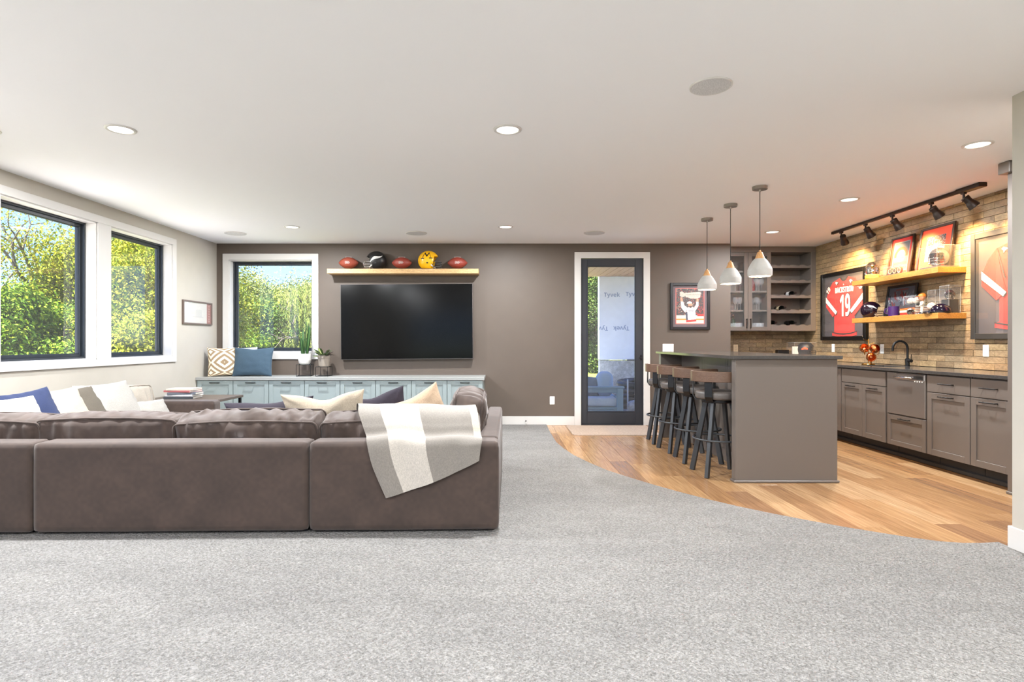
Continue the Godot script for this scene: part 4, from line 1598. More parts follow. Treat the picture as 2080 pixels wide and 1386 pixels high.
func build_media_wall() -> void:
	# low storage bench along the back wall
	var b := thing("storage_bench", "long daylight-tinted grey storage bench of eight drawers under the back window and television", "bench", Vector3(0, 0, 0))
	var zf := -8.10
	box_part(b, "carcass", Vector3(-4.23, 0.08, ZB + 0.003), Vector3(-0.262, 0.705, zf - 0.022), M.bench)
	box_part(b, "toe_kick", Vector3(-4.23, 0.012, ZB + 0.003), Vector3(-0.29, 0.08, zf - 0.09), M.toe)
	box_part(b, "top", Vector3(-4.232, 0.705, ZB + 0.003), Vector3(-0.245, 0.745, zf + 0.02), M.bench_top, 0.003)
	for k in 8:
		var x0 := -4.216 + k * 0.4935
		var mb := MB.new()
		shaker(mb, x0 + 0.004, x0 + 0.4895, 0.10, 0.696, zf, 0.055)
		var d := part(b, "drawer", mb, M.bench)
		bar_pull(d, Vector3(x0 + 0.247, 0.672, zf), 0.135)

	# television
	var tv := thing("television", "large wall-mounted black television above the storage bench", "television", Vector3(-1.399, 1.533, -8.60))
	tv.rotation.z = 0.009
	var frame := MB.new()
	frame.span(Vector3(-0.972, -0.554, -0.05), Vector3(0.972, 0.554, 0.012), 0.004)
	part(tv, "bezel", frame, plain("slim grey bezel", Color(0.42, 0.40, 0.39), 0.35, 0.7))
	var scr := MB.new()
	scr.span(Vector3(-0.964, -0.546, 0.010), Vector3(0.964, 0.547, 0.0135), 0.001)
	part(tv, "screen", scr, M.screen)
	box_part(tv, "wall_mount", Vector3(-0.25, -0.2, -0.09), Vector3(0.25, 0.2, -0.05), M.black_metal)

	# maple shelf with sports things
	var mb := MB.new()
	mb.span(Vector3(-2.525, 2.222, ZB), Vector3(-0.340, 2.291, -8.44), 0.003)
	solo("floating_shelf", mb, M.maple, "long pale maple floating shelf above the television", "shelf")
	var leather := grained(plain("football leather", Color(0.60, 0.275, 0.195), 0.5), pics.weave, Vector3.ONE * 5.0, null, 0.0, false)
	var leather2 := grained(plain("red football leather", Color(0.585, 0.235, 0.18), 0.5), pics.weave, Vector3.ONE * 5.0, null, 0.0, false)
	football(-2.243, leather, "signed brown football on the maple shelf, beside the black helmet's face mask", "a")
	football(-1.466, leather2, "signed red-brown football between the black and the yellow helmet", "b")
	football(-0.652, leather2, "signed red football at the end of the maple shelf, beyond the yellow helmet", "c")
	var hs := "full-size helmets on the maple shelf"
	var h1 := thing("football_helmet", "black football helmet with a white horn on the maple shelf", "helmet", Vector3(-1.84, 2.291, -8.55), PI + 0.05, hs)
	helmet(h1, 1.06, plain("matt black shell", Color(0.085, 0.08, 0.085), 0.38), M.chrome, M.trim, [[[60, -12, 1.5], [66, -4, 4], [74, 6, 7], [84, 13, 9.5], [96, 15, 8], [108, 16, 6], [122, 20, 4], [136, 27, 1]]], M.white_plastic)
	var h2 := thing("football_helmet", "yellow football helmet with black markings on the maple shelf", "helmet", Vector3(-1.068, 2.291, -8.55), 0.0, hs)
	helmet(h2, 1.08, plain("yellow shell", Color(0.94, 0.71, 0.07), 0.25), M.charcoal_metal, plain("black print", Color(0.06, 0.05, 0.05), 0.5), [[[72, 12, 6], [79, 44, 6]], [[78, 48, 6], [94, 22, 6]], [[94, 22, 6], [112, 46, 6]], [[110, 44, 6], [120, 10, 6]], [[64, 10, 3], [82, 10, 3]], [[109, 8, 3], [130, 8, 3]]], M.white_plastic)

	# cushions on the bench
	var img := Image.create(256, 256, false, Image.FORMAT_RGB8)
	for i in 256:
		for j in 256:
			var u := absf(fposmod(float(i) / 256.0 * 1.55 + 0.22, 1.0) - 0.5)
			var v := absf(fposmod(float(j) / 256.0 * 1.9 + 0.1, 1.0) - 0.5)
			var q := (u + v) * 8.2
			img.set_pixel(i, j, Color(0.91, 0.85, 0.74) if int(q) % 2 == 0 else Color(0.55, 0.47, 0.37))
	var kilim := plain("tan and cream diamond weave", Color.WHITE, 0.9)
	kilim.albedo_texture = ImageTexture.create_from_image(img)
	var gb := "pillows on the storage bench"
	scatter("tan and cream diamond-patterned pillow in the corner of the bench", gb, 0.42, 0.42, 0.15, kilim, Vector3(-3.955, 0.745, -8.33), 32.0, -12.0, 0.0, 0.0, 0.07)
	scatter("slate blue velvet pillow on the bench beside the patterned pillow", gb, 0.56, 0.42, 0.16, fabric("slate blue velvet", Color(0.225, 0.315, 0.385), 0.05, 0.5), Vector3(-3.57, 0.745, -8.36), 2.0, -13.0, 0.0, 0.04, 0.07)
	scatter("pale grey pillow mostly hidden behind the slate blue pillow", gb, 0.42, 0.42, 0.13, fabric("pale grey linen", Color(0.80, 0.84, 0.88)), Vector3(-3.80, 0.745, -8.54), 8.0, -8.0, 0.0, 0.0, 0.07)

	plants()
	side_table()

	# framed print on the window wall
	var fp := thing("framed_print", "small wide framed print on the window wall near the corner", "picture", Vector3(XL, 1.636, -8.125), PI / 2)
	mb = MB.new()
	for s in [[Vector3(-0.385, -0.161, 0), Vector3(-0.365, 0.161, 0.028)], [Vector3(0.365, -0.161, 0), Vector3(0.385, 0.161, 0.028)], [Vector3(-0.365, -0.161, 0), Vector3(0.365, -0.141, 0.028)], [Vector3(-0.365, 0.141, 0), Vector3(0.365, 0.161, 0.028)]]:
		mb.span(s[0], s[1], 0.002)
	part(fp, "frame", mb, plain("taupe picture frame", Color(0.42, 0.36, 0.33), 0.45))
	var pi := Image.create(160, 64, false, Image.FORMAT_RGB8)
	pi.fill(Color(0.80, 0.785, 0.765))
	pi.fill_rect(Rect2i(134, 0, 26, 64), Color(0.55, 0.33, 0.29))
	for k in 7:
		pi.fill_rect(Rect2i(146, 6 + k * 8, 4, 5), Color(0.75, 0.60, 0.55))
	pi.fill_rect(Rect2i(52, 44, 60, 1), Color(0.66, 0.65, 0.64))
	pi.fill_rect(Rect2i(66, 26, 1, 24), Color(0.72, 0.71, 0.70))
	pi.fill_rect(Rect2i(70, 22, 34, 22), Color(0.76, 0.75, 0.735))
	var pm := plain("pale line print", Color.WHITE, 0.6)
	pm.albedo_texture = ImageTexture.create_from_image(pi)
	mb = MB.new()
	mb.picture(Vector3(-0.367, 0.143, 0.012), Vector3(0.367, 0.143, 0.012), Vector3(0.367, -0.143, 0.012), Vector3(-0.367, -0.143, 0.012), Vector3.BACK)
	part(fp, "print", mb, pm)
	mb = MB.new()
	mb.quad(Vector3(-0.367, 0.143, 0.020), Vector3(0.367, 0.143, 0.020), Vector3(0.367, -0.143, 0.020), Vector3(-0.367, -0.143, 0.020), Vector3.BACK)
	part(fp, "glass", mb, M.pane)

	# outlet, switches and the framed photograph by the bar
	outlet("wall_outlet", "white duplex outlet low on the taupe wall beside the door casing", Vector3(0.742, 0.367, ZB), 0.0, 1, false)
	outlet("light_switch", "white triple light switch on the taupe wall above the bar top", Vector3(2.461, 1.147, ZB), 0.0, 3, true)
	var ph := thing("framed_photo", "black framed colour photograph of a hockey player lifting a silver trophy", "picture", Vector3(2.781, 1.762, ZB))
	mb = MB.new()
	for s in [[Vector3(-0.293, -0.346, 0), Vector3(-0.255, 0.346, 0.035)], [Vector3(0.255, -0.346, 0), Vector3(0.293, 0.346, 0.035)], [Vector3(-0.255, -0.346, 0), Vector3(0.255, -0.305, 0.035)], [Vector3(-0.255, 0.305, 0), Vector3(0.255, 0.346, 0.035)]]:
		mb.span(s[0], s[1], 0.003)
	part(ph, "frame", mb, plain("black frame", Color(0.07, 0.065, 0.075), 0.35))
	box_part(ph, "mat_board", Vector3(-0.257, -0.307, 0.0), Vector3(0.257, 0.307, 0.014), plain("mauve grey mat", Color(0.36, 0.30, 0.32), 0.7))
	box_part(ph, "inner_mat", Vector3(-0.214, -0.264, 0.014), Vector3(0.214, 0.272, 0.016), plain("red mat edge", Color(0.78, 0.38, 0.34), 0.6))
	mb = MB.new()
	mb.picture(Vector3(-0.203, 0.261, 0.0168), Vector3(0.203, 0.261, 0.0168), Vector3(0.203, -0.253, 0.0168), Vector3(-0.203, -0.253, 0.0168), Vector3.BACK)
	part(ph, "photo", mb, hockey_print())
	mb = MB.new()
	mb.quad(Vector3(-0.256, 0.306, 0.024), Vector3(0.256, 0.306, 0.024), Vector3(0.256, -0.306, 0.024), Vector3(-0.256, -0.306, 0.024), Vector3.BACK)
	part(ph, "glass", mb, M.pane)

	# runner by the door
	mb = MB.new()
	var poly := PackedVector2Array()
	for q in [[0.955, -8.58, PI], [0.955, -7.72, PI / 2], [2.0, -7.72, 0.0], [2.0, -8.58, -PI / 2]]:
		for i in 5:
			var a: float = q[2] - i * PI / 8.0
			var c := Vector2(q[0] + (0.05 if q[0] < 1.5 else -0.05), q[1] + (0.05 if q[1] < -8.0 else -0.05))
			poly.append(c + Vector2(cos(a), -sin(a)) * Vector2(0.05, -0.05))
	mb.prism(PackedVector2Array([Vector2(0.95, -8.60), Vector2(0.935, -8.45), Vector2(0.935, -7.80), Vector2(0.955, -7.735), Vector2(1.02, -7.705), Vector2(2.05, -7.70), Vector2(2.10, -7.76), Vector2(2.10, -8.60)]), 0.0, 0.011, Transform3D(Basis(Vector3.RIGHT, Vector3.BACK, Vector3.UP), Vector3.ZERO))
	solo("door_mat", mb, M.mat_rug, "beige woven runner mat on the wood floor in front of the glass door", "mat")


func outlet(called: String, label: String, at: Vector3, turn: float, gangs: int, rocker: bool, m: Material = null, group := "") -> void:
	var t := thing(called, label, "switch" if rocker else "outlet", at, turn, group)
	var w := 0.072 + (gangs - 1) * 0.046
	var face: Material = m if m else M.white_plastic
	box_part(t, "plate", Vector3(-w * 0.5, -0.059, 0), Vector3(w * 0.5, 0.059, 0.006), face, 0.003)
	for g in gangs:
		var x := (g - (gangs - 1) * 0.5) * 0.046
		if rocker:
			var r := box_part(t, "rocker", Vector3(x - 0.0165, -0.033, 0.004), Vector3(x + 0.0165, 0.033, 0.010), face, 0.002)
			r.rotation.x = 0.0
		else:
			for y in [-0.02, 0.02]:
				var o := box_part(t, "socket", Vector3(x - 0.016, y - 0.014, 0.004), Vector3(x + 0.016, y + 0.014, 0.0085), face, 0.004)
				var s := MB.new()
				s.span(Vector3(x - 0.008, y - 0.003, 0.008), Vector3(x - 0.006, y + 0.006, 0.0088))
				s.span(Vector3(x + 0.006, y - 0.003, 0.008), Vector3(x + 0.008, y + 0.006, 0.0088))
				s.span(Vector3(x - 0.002, y - 0.010, 0.008), Vector3(x + 0.002, y - 0.006, 0.0088))
				part(o, "slot", s, M.dark_slot)


func ink_poly(img: Image, pts: PackedVector2Array, c: Color, jitter := 0.0, r: RandomNumberGenerator = null) -> void:
	var lo := pts[0]
	var hi := pts[0]
	for p in pts:
		lo = lo.min(p)
		hi = hi.max(p)
	for y in range(maxi(0, int(lo.y)), mini(img.get_height() - 1, int(hi.y)) + 1):
		for x in range(maxi(0, int(lo.x)), mini(img.get_width() - 1, int(hi.x)) + 1):
			if Geometry2D.is_point_in_polygon(Vector2(x + 0.5, y + 0.5), pts):
				var k := 1.0 + (r.randf_range(-jitter, jitter) if r else 0.0)
				img.set_pixel(x, y, shade_of(c, k))


func hockey_print() -> StandardMaterial3D:
	# a generic player in white lifting a silver cup before a crowd
	var w := 128
	var h := 162
	var r := RandomNumberGenerator.new()
	r.seed = 4
	var img := Image.create(w, h, false, Image.FORMAT_RGB8)
	for y in h:
		for x in w:
			img.set_pixel(x, y, Color(0.20, 0.17, 0.18))
	for k in 900:
		var x := r.randi() % w
		var y := r.randi() % 124
		var c: Color = [Color(0.55, 0.10, 0.10), Color(0.12, 0.11, 0.13), Color(0.45, 0.36, 0.30), Color(0.30, 0.25, 0.24), Color(0.70, 0.62, 0.55), Color(0.62, 0.16, 0.14)][r.randi() % 6]
		if x > 84 and r.randf() < 0.5:
			c = Color(0.66, 0.13, 0.12)
		img.fill_rect(Rect2i(x, y, 1 + r.randi() % 4, 1 + r.randi() % 5), c)
	img.fill_rect(Rect2i(0, 124, w, 16), Color(0.86, 0.82, 0.76))
	img.fill_rect(Rect2i(0, 140, w, 6), Color(0.80, 0.55, 0.20))
	img.fill_rect(Rect2i(0, 146, w, 16), Color(0.88, 0.80, 0.74))
	img.fill_rect(Rect2i(98, 118, 30, 10), Color(0.72, 0.16, 0.14))
	var jersey := Color(0.93, 0.90, 0.88)
	ink_poly(img, PackedVector2Array([Vector2(48, 92), Vector2(60, 84), Vector2(76, 84), Vector2(88, 92), Vector2(92, 146), Vector2(46, 146)]), jersey, 0.04, r)
	ink_poly(img, PackedVector2Array([Vector2(48, 96), Vector2(42, 112), Vector2(24, 90), Vector2(20, 58), Vector2(32, 58), Vector2(38, 78), Vector2(52, 88)]), jersey, 0.04, r)
	ink_poly(img, PackedVector2Array([Vector2(84, 86), Vector2(92, 74), Vector2(94, 58), Vector2(104, 60), Vector2(104, 80), Vector2(90, 102)]), jersey, 0.04, r)
	ink_poly(img, PackedVector2Array([Vector2(44, 110), Vector2(52, 108), Vector2(54, 146), Vector2(46, 150)]), Color(0.16, 0.17, 0.26))
	ink_poly(img, PackedVector2Array([Vector2(46, 146), Vector2(92, 143), Vector2(94, 152), Vector2(46, 157)]), Color(0.74, 0.15, 0.13))
	ink_poly(img, PackedVector2Array([Vector2(18, 40), Vector2(28, 40), Vector2(32, 60), Vector2(20, 60)]), Color(0.80, 0.58, 0.46))
	ink_poly(img, PackedVector2Array([Vector2(94, 46), Vector2(104, 46), Vector2(104, 62), Vector2(94, 60)]), Color(0.80, 0.58, 0.46))
	ink_poly(img, PackedVector2Array([Vector2(56, 72), Vector2(58, 66), Vector2(66, 63), Vector2(74, 67), Vector2(75, 78), Vector2(70, 88), Vector2(62, 87), Vector2(57, 80)]), Color(0.80, 0.56, 0.44), 0.06, r)
	ink_poly(img, PackedVector2Array([Vector2(58, 80), Vector2(74, 80), Vector2(70, 90), Vector2(62, 89)]), Color(0.30, 0.19, 0.14))
	ink_poly(img, PackedVector2Array([Vector2(48, 70), Vector2(52, 62), Vector2(64, 58), Vector2(72, 63), Vector2(74, 68), Vector2(58, 70)]), Color(0.88, 0.86, 0.82))
	ink_poly(img, PackedVector2Array([Vector2(16, 16), Vector2(24, 12), Vector2(40, 20), Vector2(108, 14), Vector2(114, 18), Vector2(112, 40), Vector2(98, 46), Vector2(66, 46), Vector2(42, 36), Vector2(26, 40), Vector2(16, 34)]), Color(0.76, 0.72, 0.66), 0.22, r)
	img.fill_rect(Rect2i(44, 26, 66, 1), Color(0.34, 0.31, 0.30))
	img.fill_rect(Rect2i(50, 33, 58, 1), Color(0.42, 0.39, 0.37))
	img.fill_rect(Rect2i(56, 102, 26, 2), Color(0.35, 0.30, 0.36))
	img.fill_rect(Rect2i(60, 106, 4, 2), Color(0.40, 0.34, 0.40))
	img.fill_rect(Rect2i(74, 107, 5, 2), Color(0.40, 0.34, 0.40))
	var m := plain("glossy colour photo", Color.WHITE, 0.4)
	m.albedo_texture = ImageTexture.create_from_image(img)
	return m


func plants() -> void:
	var wire := func(t: Node3D, w: float, tall: float) -> void:
		var mb := MB.new()
		for y in [0.004, tall]:
			for s in [[-1, -1, 1, -1], [1, -1, 1, 1], [1, 1, -1, 1], [-1, 1, -1, -1]]:
				mb.tube([Vector3(s[0] * w, y, s[1] * w), Vector3(s[2] * w, y, s[3] * w)], 0.004, 6)
		for s in [[-1, -1], [1, -1], [1, 1], [-1, 1]]:
			mb.tube([Vector3(s[0] * w, 0, s[1] * w), Vector3(s[0] * w, tall, s[1] * w)], 0.004, 6)
		mb.tube([Vector3(-w, tall, -w), Vector3(w, tall, w)], 0.003, 6)
		mb.tube([Vector3(w, tall, -w), Vector3(-w, tall, w)], 0.003, 6)
		part(t, "frame", mb, M.black_metal)
	var st := "wire plant stands on the bench"
	var s1 := thing("plant_stand", "black wire stand under the white pot of the snake plant", "plant stand", Vector3(-2.84, 0.745, -8.43), 0.12, st)
	wire.call(s1, 0.098, 0.165)
	var s2 := thing("plant_stand", "black wire stand under the grey pot of the bushy plant", "plant stand", Vector3(-2.555, 0.745, -8.40), -0.1, st)
	wire.call(s2, 0.086, 0.135)
	var green := plain("dark snake plant leaf", Color(0.17, 0.31, 0.16), 0.4)
	var green2 := plain("pale snake plant leaf", Color(0.29, 0.43, 0.24), 0.4)
	var p1 := thing("snake_plant", "tall upright snake plant in a white pot in front of the back window", "potted plant", Vector3(-2.84, 0.914, -8.43))
	var mb := MB.new()
	mb.lathe([Vector2(0, 0), Vector2(0.06, 0), Vector2(0.082, 0.02), Vector2(0.092, 0.06), Vector2(0.093, 0.152), Vector2(0.086, 0.152), Vector2(0.084, 0.125), Vector2(0, 0.125)], 32)
	part(p1, "pot", mb, plain("white glazed pot", Color(0.90, 0.89, 0.87), 0.35))
	mb = MB.new()
	mb.lathe([Vector2(0.084, 0.127), Vector2(0, 0.132)], 24)
	part(p1, "soil", mb, M.dirt)
	var r := RandomNumberGenerator.new()
	r.seed = 12
	for k in 11:
		var a := TAU * k / 11.0 + r.randf() * 0.4
		var out := r.randf_range(0.05, 0.20)
		var d := Vector3(cos(a) * out + 0.03, 1.0, sin(a) * out).normalized()
		var side := d.cross(Vector3(cos(a + 1.2), 0.0, sin(a + 1.2))).normalized()
		mb = MB.new()
		blade(mb, Vector3(cos(a) * 0.035, 0.122, sin(a) * 0.035), d, side, r.randf_range(0.22, 0.44) if k > 3 else r.randf_range(0.44, 0.53), r.randf_range(0.015, 0.022), r.randf_range(-0.06, 0.06))
		part(p1, "leaf", mb, green if k % 3 else green2)
	var p2 := thing("bushy_plant", "small bushy dark-leaved plant in a ribbed grey pot beside the television", "potted plant", Vector3(-2.555, 0.884, -8.40))
	mb = MB.new()
	mb.lathe([Vector2(0, 0), Vector2(0.070, 0), Vector2(0.074, 0.01), Vector2(0.081, 0.115), Vector2(0.086, 0.117), Vector2(0.087, 0.160), Vector2(0.080, 0.160), Vector2(0.078, 0.135), Vector2(0, 0.135)], 32)
	part(p2, "pot", mb, plain("warm grey pot", Color(0.56, 0.52, 0.475), 0.6))
	mb = MB.new()
	mb.lathe([Vector2(0.078, 0.137), Vector2(0, 0.14)], 24)
	part(p2, "soil", mb, M.dirt)
	var dark := plain("dark bronze leaf", Color(0.21, 0.17, 0.13), 0.4)
	var mid := plain("mid green leaf", Color(0.25, 0.33, 0.17), 0.4)
	var lite := plain("yellow green leaf", Color(0.48, 0.52, 0.28), 0.4)
	for k in 26:
		var a := TAU * k * 0.382
		var out := 0.35 + 0.75 * r.randf()
		var d := Vector3(cos(a) * out, r.randf_range(0.35, 1.0), sin(a) * out).normalized()
		var side := d.cross(Vector3(0, 1, 0.2)).normalized()
		mb = MB.new()
		blade(mb, Vector3(cos(a) * 0.03, 0.135, sin(a) * 0.03) + d * r.randf_range(0.0, 0.05), d, side, r.randf_range(0.08, 0.135), r.randf_range(0.016, 0.026), -0.35)
		part(p2, "leaf", mb, [dark, mid, lite, dark, mid][k % 5])


func side_table() -> void:
	var t := thing("side_table", "dark wood side table in the corner behind the sofa's far arm", "table", Vector3(-3.70, 0, -7.10))
	box_part(t, "top", Vector3(-0.46, 0.535, -0.34), Vector3(0.415, 0.565, 0.30), M.table_wood, 0.003)
	for s in [[-0.43, -0.31], [0.375, -0.31], [0.375, 0.26], [-0.43, 0.26]]:
		box_part(t, "leg", Vector3(s[0], 0.012, s[1]), Vector3(s[0] + 0.03, 0.535, s[1] + 0.03), M.black_metal, 0.002)
	box_part(t, "rail", Vector3(-0.40, 0.505, 0.265), Vector3(0.375, 0.535, 0.285), M.black_metal, 0.002)
	var y := 0.565
	var k := 0
	for d in [["bottom-most dark grey book of the stack on the side table", 0.34, 0.25, 0.030, Color(0.28, 0.29, 0.31), 0.06], ["white book second from the bottom of the side table stack", 0.33, 0.245, 0.020, Color(0.86, 0.86, 0.87), -0.05], ["slate grey book in the middle of the side table stack", 0.32, 0.24, 0.026, Color(0.42, 0.44, 0.48), 0.10], ["rose pink book below the top one of the side table stack", 0.33, 0.24, 0.022, Color(0.72, 0.42, 0.42), -0.12], ["cream book topmost of the stack on the side table", 0.31, 0.23, 0.020, Color(0.88, 0.83, 0.77), 0.04]]:
		var b := thing("book", d[0], "book", Vector3(-3.80 + 0.015 * (k % 3), y, -6.98), d[5], "books stacked on the side table")
		book(b, d[1], d[2], d[3], plain("book cover %d" % k, d[4], 0.5))
		y += d[3] + 0.0005
		k += 1


# a closed book lying flat, spine towards +z
func book(b: Node3D, w: float, d: float, h: float, cover: Material) -> void:
	var mb := MB.new()
	mb.span(Vector3(-w * 0.5, 0, -d * 0.5), Vector3(w * 0.5, 0.003, d * 0.5), 0.001)
	mb.span(Vector3(-w * 0.5, h - 0.003, -d * 0.5), Vector3(w * 0.5, h, d * 0.5), 0.001)
	mb.span(Vector3(-w * 0.5, 0.003, d * 0.5 - 0.004), Vector3(w * 0.5, h - 0.003, d * 0.5), 0.001)
	part(b, "cover", mb, cover)
	box_part(b, "pages", Vector3(-w * 0.5 + 0.004, 0.003, -d * 0.5 + 0.004), Vector3(w * 0.5 - 0.004, h - 0.003, d * 0.5 - 0.004), M.paper)


# ---------------------------------------------------------------- bar
func build_bar() -> void:
	var t := thing("bar_island", "grey bar island whose plain end panel faces the sofa side", "bar", Vector3.ZERO)
	var top := 1.084
	box_part(t, "end_panel", Vector3(2.045, 0.0, -5.222), Vector3(2.938, top, -5.134), M.cabinet, 0.002)
	box_part(t, "end_panel", Vector3(2.045, 0.0, -7.64), Vector3(2.938, top, -7.556), M.cabinet, 0.002)
	box_part(t, "carcass", Vector3(2.33, 0.11, -7.556), Vector3(2.936, top, -5.222), M.cabinet)
	box_part(t, "toe_kick", Vector3(2.33, 0.0, -7.556), Vector3(2.87, 0.11, -5.222), M.toe)
	for k in 3:
		var mb := MB.new()
		var z0 := -7.55 + k * 0.776
		mb.span(Vector3(2.312, 0.0, z0), Vector3(2.33, top, z0 + 0.07), 0.0015)
		mb.span(Vector3(2.312, 0.0, z0 + 0.702), Vector3(2.33, top, z0 + 0.772), 0.0015)
		mb.span(Vector3(2.312, 0.0, z0 + 0.07), Vector3(2.33, 0.12, z0 + 0.702), 0.0015)
		mb.span(Vector3(2.312, top - 0.16, z0 + 0.07), Vector3(2.33, top, z0 + 0.702), 0.0015)
		mb.span(Vector3(2.322, 0.12, z0 + 0.07), Vector3(2.332, top - 0.16, z0 + 0.702))
		part(t, "back_panel", mb, M.cabinet)
	for k in 4:
		var d := Node3D.new()
		d.name = "door"
		t.add_child(d, true)
		d.position = Vector3(2.957, 0, -7.26 + k * 0.583)
		d.rotation.y = PI / 2
		var mb := MB.new()
		shaker(mb, -0.288, 0.288, 0.115, 1.0, 0.0)
		part(d, "front", mb, M.cabinet)
		bar_pull(d, Vector3(0.0, 0.965, 0.0), 0.14)
	var shoe := MB.new()
	shoe.span(Vector3(2.03, 0.0, -5.134), Vector3(2.953, 0.022, -5.118), 0.006)
	shoe.span(Vector3(2.03, 0.0, -5.222), Vector3(2.045, 0.022, -5.134), 0.006)
	part(t, "shoe_moulding", shoe, M.cabinet)
	var mb := MB.new()
	mb.span(Vector3(2.01, top, -7.67), Vector3(2.967, top + 0.029, -5.10), 0.002)
	solo("bar_worktop", mb, M.counter, "dark stone slab lying on the bar island", "worktop")
	var g := "pendant lamps over the bar"
	pendant(Vector3(2.42, 0, -6.92), "pendant lamp over the bar, closest to the framed photograph", g)
	pendant(Vector3(2.42, 0, -6.21), "middle one of the three pendant lamps over the bar", g)
	pendant(Vector3(2.42, 0, -5.50), "pendant lamp over the bar, largest in view and nearest the end panel", g)


func pendant(at: Vector3, label: String, g: String) -> void:
	var t := thing("pendant_lamp", label, "lamp", at, 0.0, g)
	var mb := MB.new()
	mb.lathe([Vector2(0.0, CEIL - 0.03), Vector2(0.066, CEIL - 0.03), Vector2(0.068, CEIL - 0.027), Vector2(0.068, CEIL - 0.001), Vector2(0, CEIL - 0.001)], 36)
	mb.lathe([Vector2(0, CEIL - 0.05), Vector2(0.007, CEIL - 0.05), Vector2(0.009, CEIL - 0.03), Vector2(0, CEIL - 0.03)], 12)
	part(t, "canopy", mb, M.steel)
	mb = MB.new()
	mb.tube([Vector3(0, 2.09, 0), Vector3(0, CEIL - 0.04, 0)], 0.0036, 8)
	part(t, "cord", mb, plain("black cord", Color(0.06, 0.06, 0.06), 0.7))
	mb = MB.new()
	mb.lathe([Vector2(0, 2.074), Vector2(0.011, 2.074), Vector2(0.009, 2.094), Vector2(0.005, 2.098), Vector2(0, 2.098)], 14)
	part(t, "grip", mb, M.beech)
	mb = MB.new()
	mb.lathe([Vector2(0.044, 2.008), Vector2(0.046, 2.012), Vector2(0.022, 2.078), Vector2(0, 2.08)], 28)
	part(t, "wood_cap", mb, M.beech)
	var prof := [Vector2(0.103, 1.850), Vector2(0.106, 1.853), Vector2(0.1085, 1.88), Vector2(0.1085, 1.912), Vector2(0.104, 1.926), Vector2(0.088, 1.958), Vector2(0.068, 1.992), Vector2(0.052, 2.012), Vector2(0.040, 2.018)]
	var ins := []
	for k in prof.size():
		var p: Vector2 = prof[prof.size() - 1 - k]
		ins.append(Vector2(p.x - 0.007, p.y - (0.006 if p.y > 1.9 else 0.0)))
	mb = MB.new()
	mb.lathe(prof + ins, 44)
	part(t, "shade", mb, M.ceramic)
	mb = MB.new()
	var ball := []
	for k in 11:
		var a := -PI / 2 + PI * k / 10.0
		ball.append(Vector2(maxf(0.0, cos(a)) * 0.030, 1.905 + sin(a) * 0.030))
	mb.lathe(ball, 20, Transform3D(), true)
	part(t, "bulb", mb, M.warm_bulb)
	mb = MB.new()
	mb.lathe([Vector2(0.014, 1.934), Vector2(0.014, 2.010)], 12)
	part(t, "socket", mb, M.white_plastic)
	var l := OmniLight3D.new()
	l.name = "light"
	l.light_color = Color(1.0, 0.86, 0.68)
	l.light_energy = 0.8
	l.light_size = 0.028
	l.omni_range = 9.0
	l.omni_attenuation = 2.0
	l.shadow_enabled = true
	t.add_child(l)
	l.position = Vector3(0, 1.905, 0)


func build_stools() -> void:
	var proto: Node3D = null
	var spots := [[Vector3(2.03, 0, -5.49), 137.0, "bar stool nearest the bar island's end panel"], [Vector3(2.035, 0, -6.10), 133.0, "second bar stool counted from the bar island's end panel"], [Vector3(2.02, 0, -6.66), 139.0, "third bar stool counted from the bar island's end panel"], [Vector3(2.02, 0, -7.22), 131.0, "bar stool closest to the glass door"]]
	for s in spots:
		var o: Node3D
		if proto == null:
			proto = make_stool()
			o = proto
		else:
			o = proto.duplicate()
			o.name = "bar_stool"
			add_child(o, true)
		o.position = s[0]
		o.rotation.y = deg_to_rad(s[1])
		tag(o, s[2], "bar stool", "bar stools with curved wood backs")


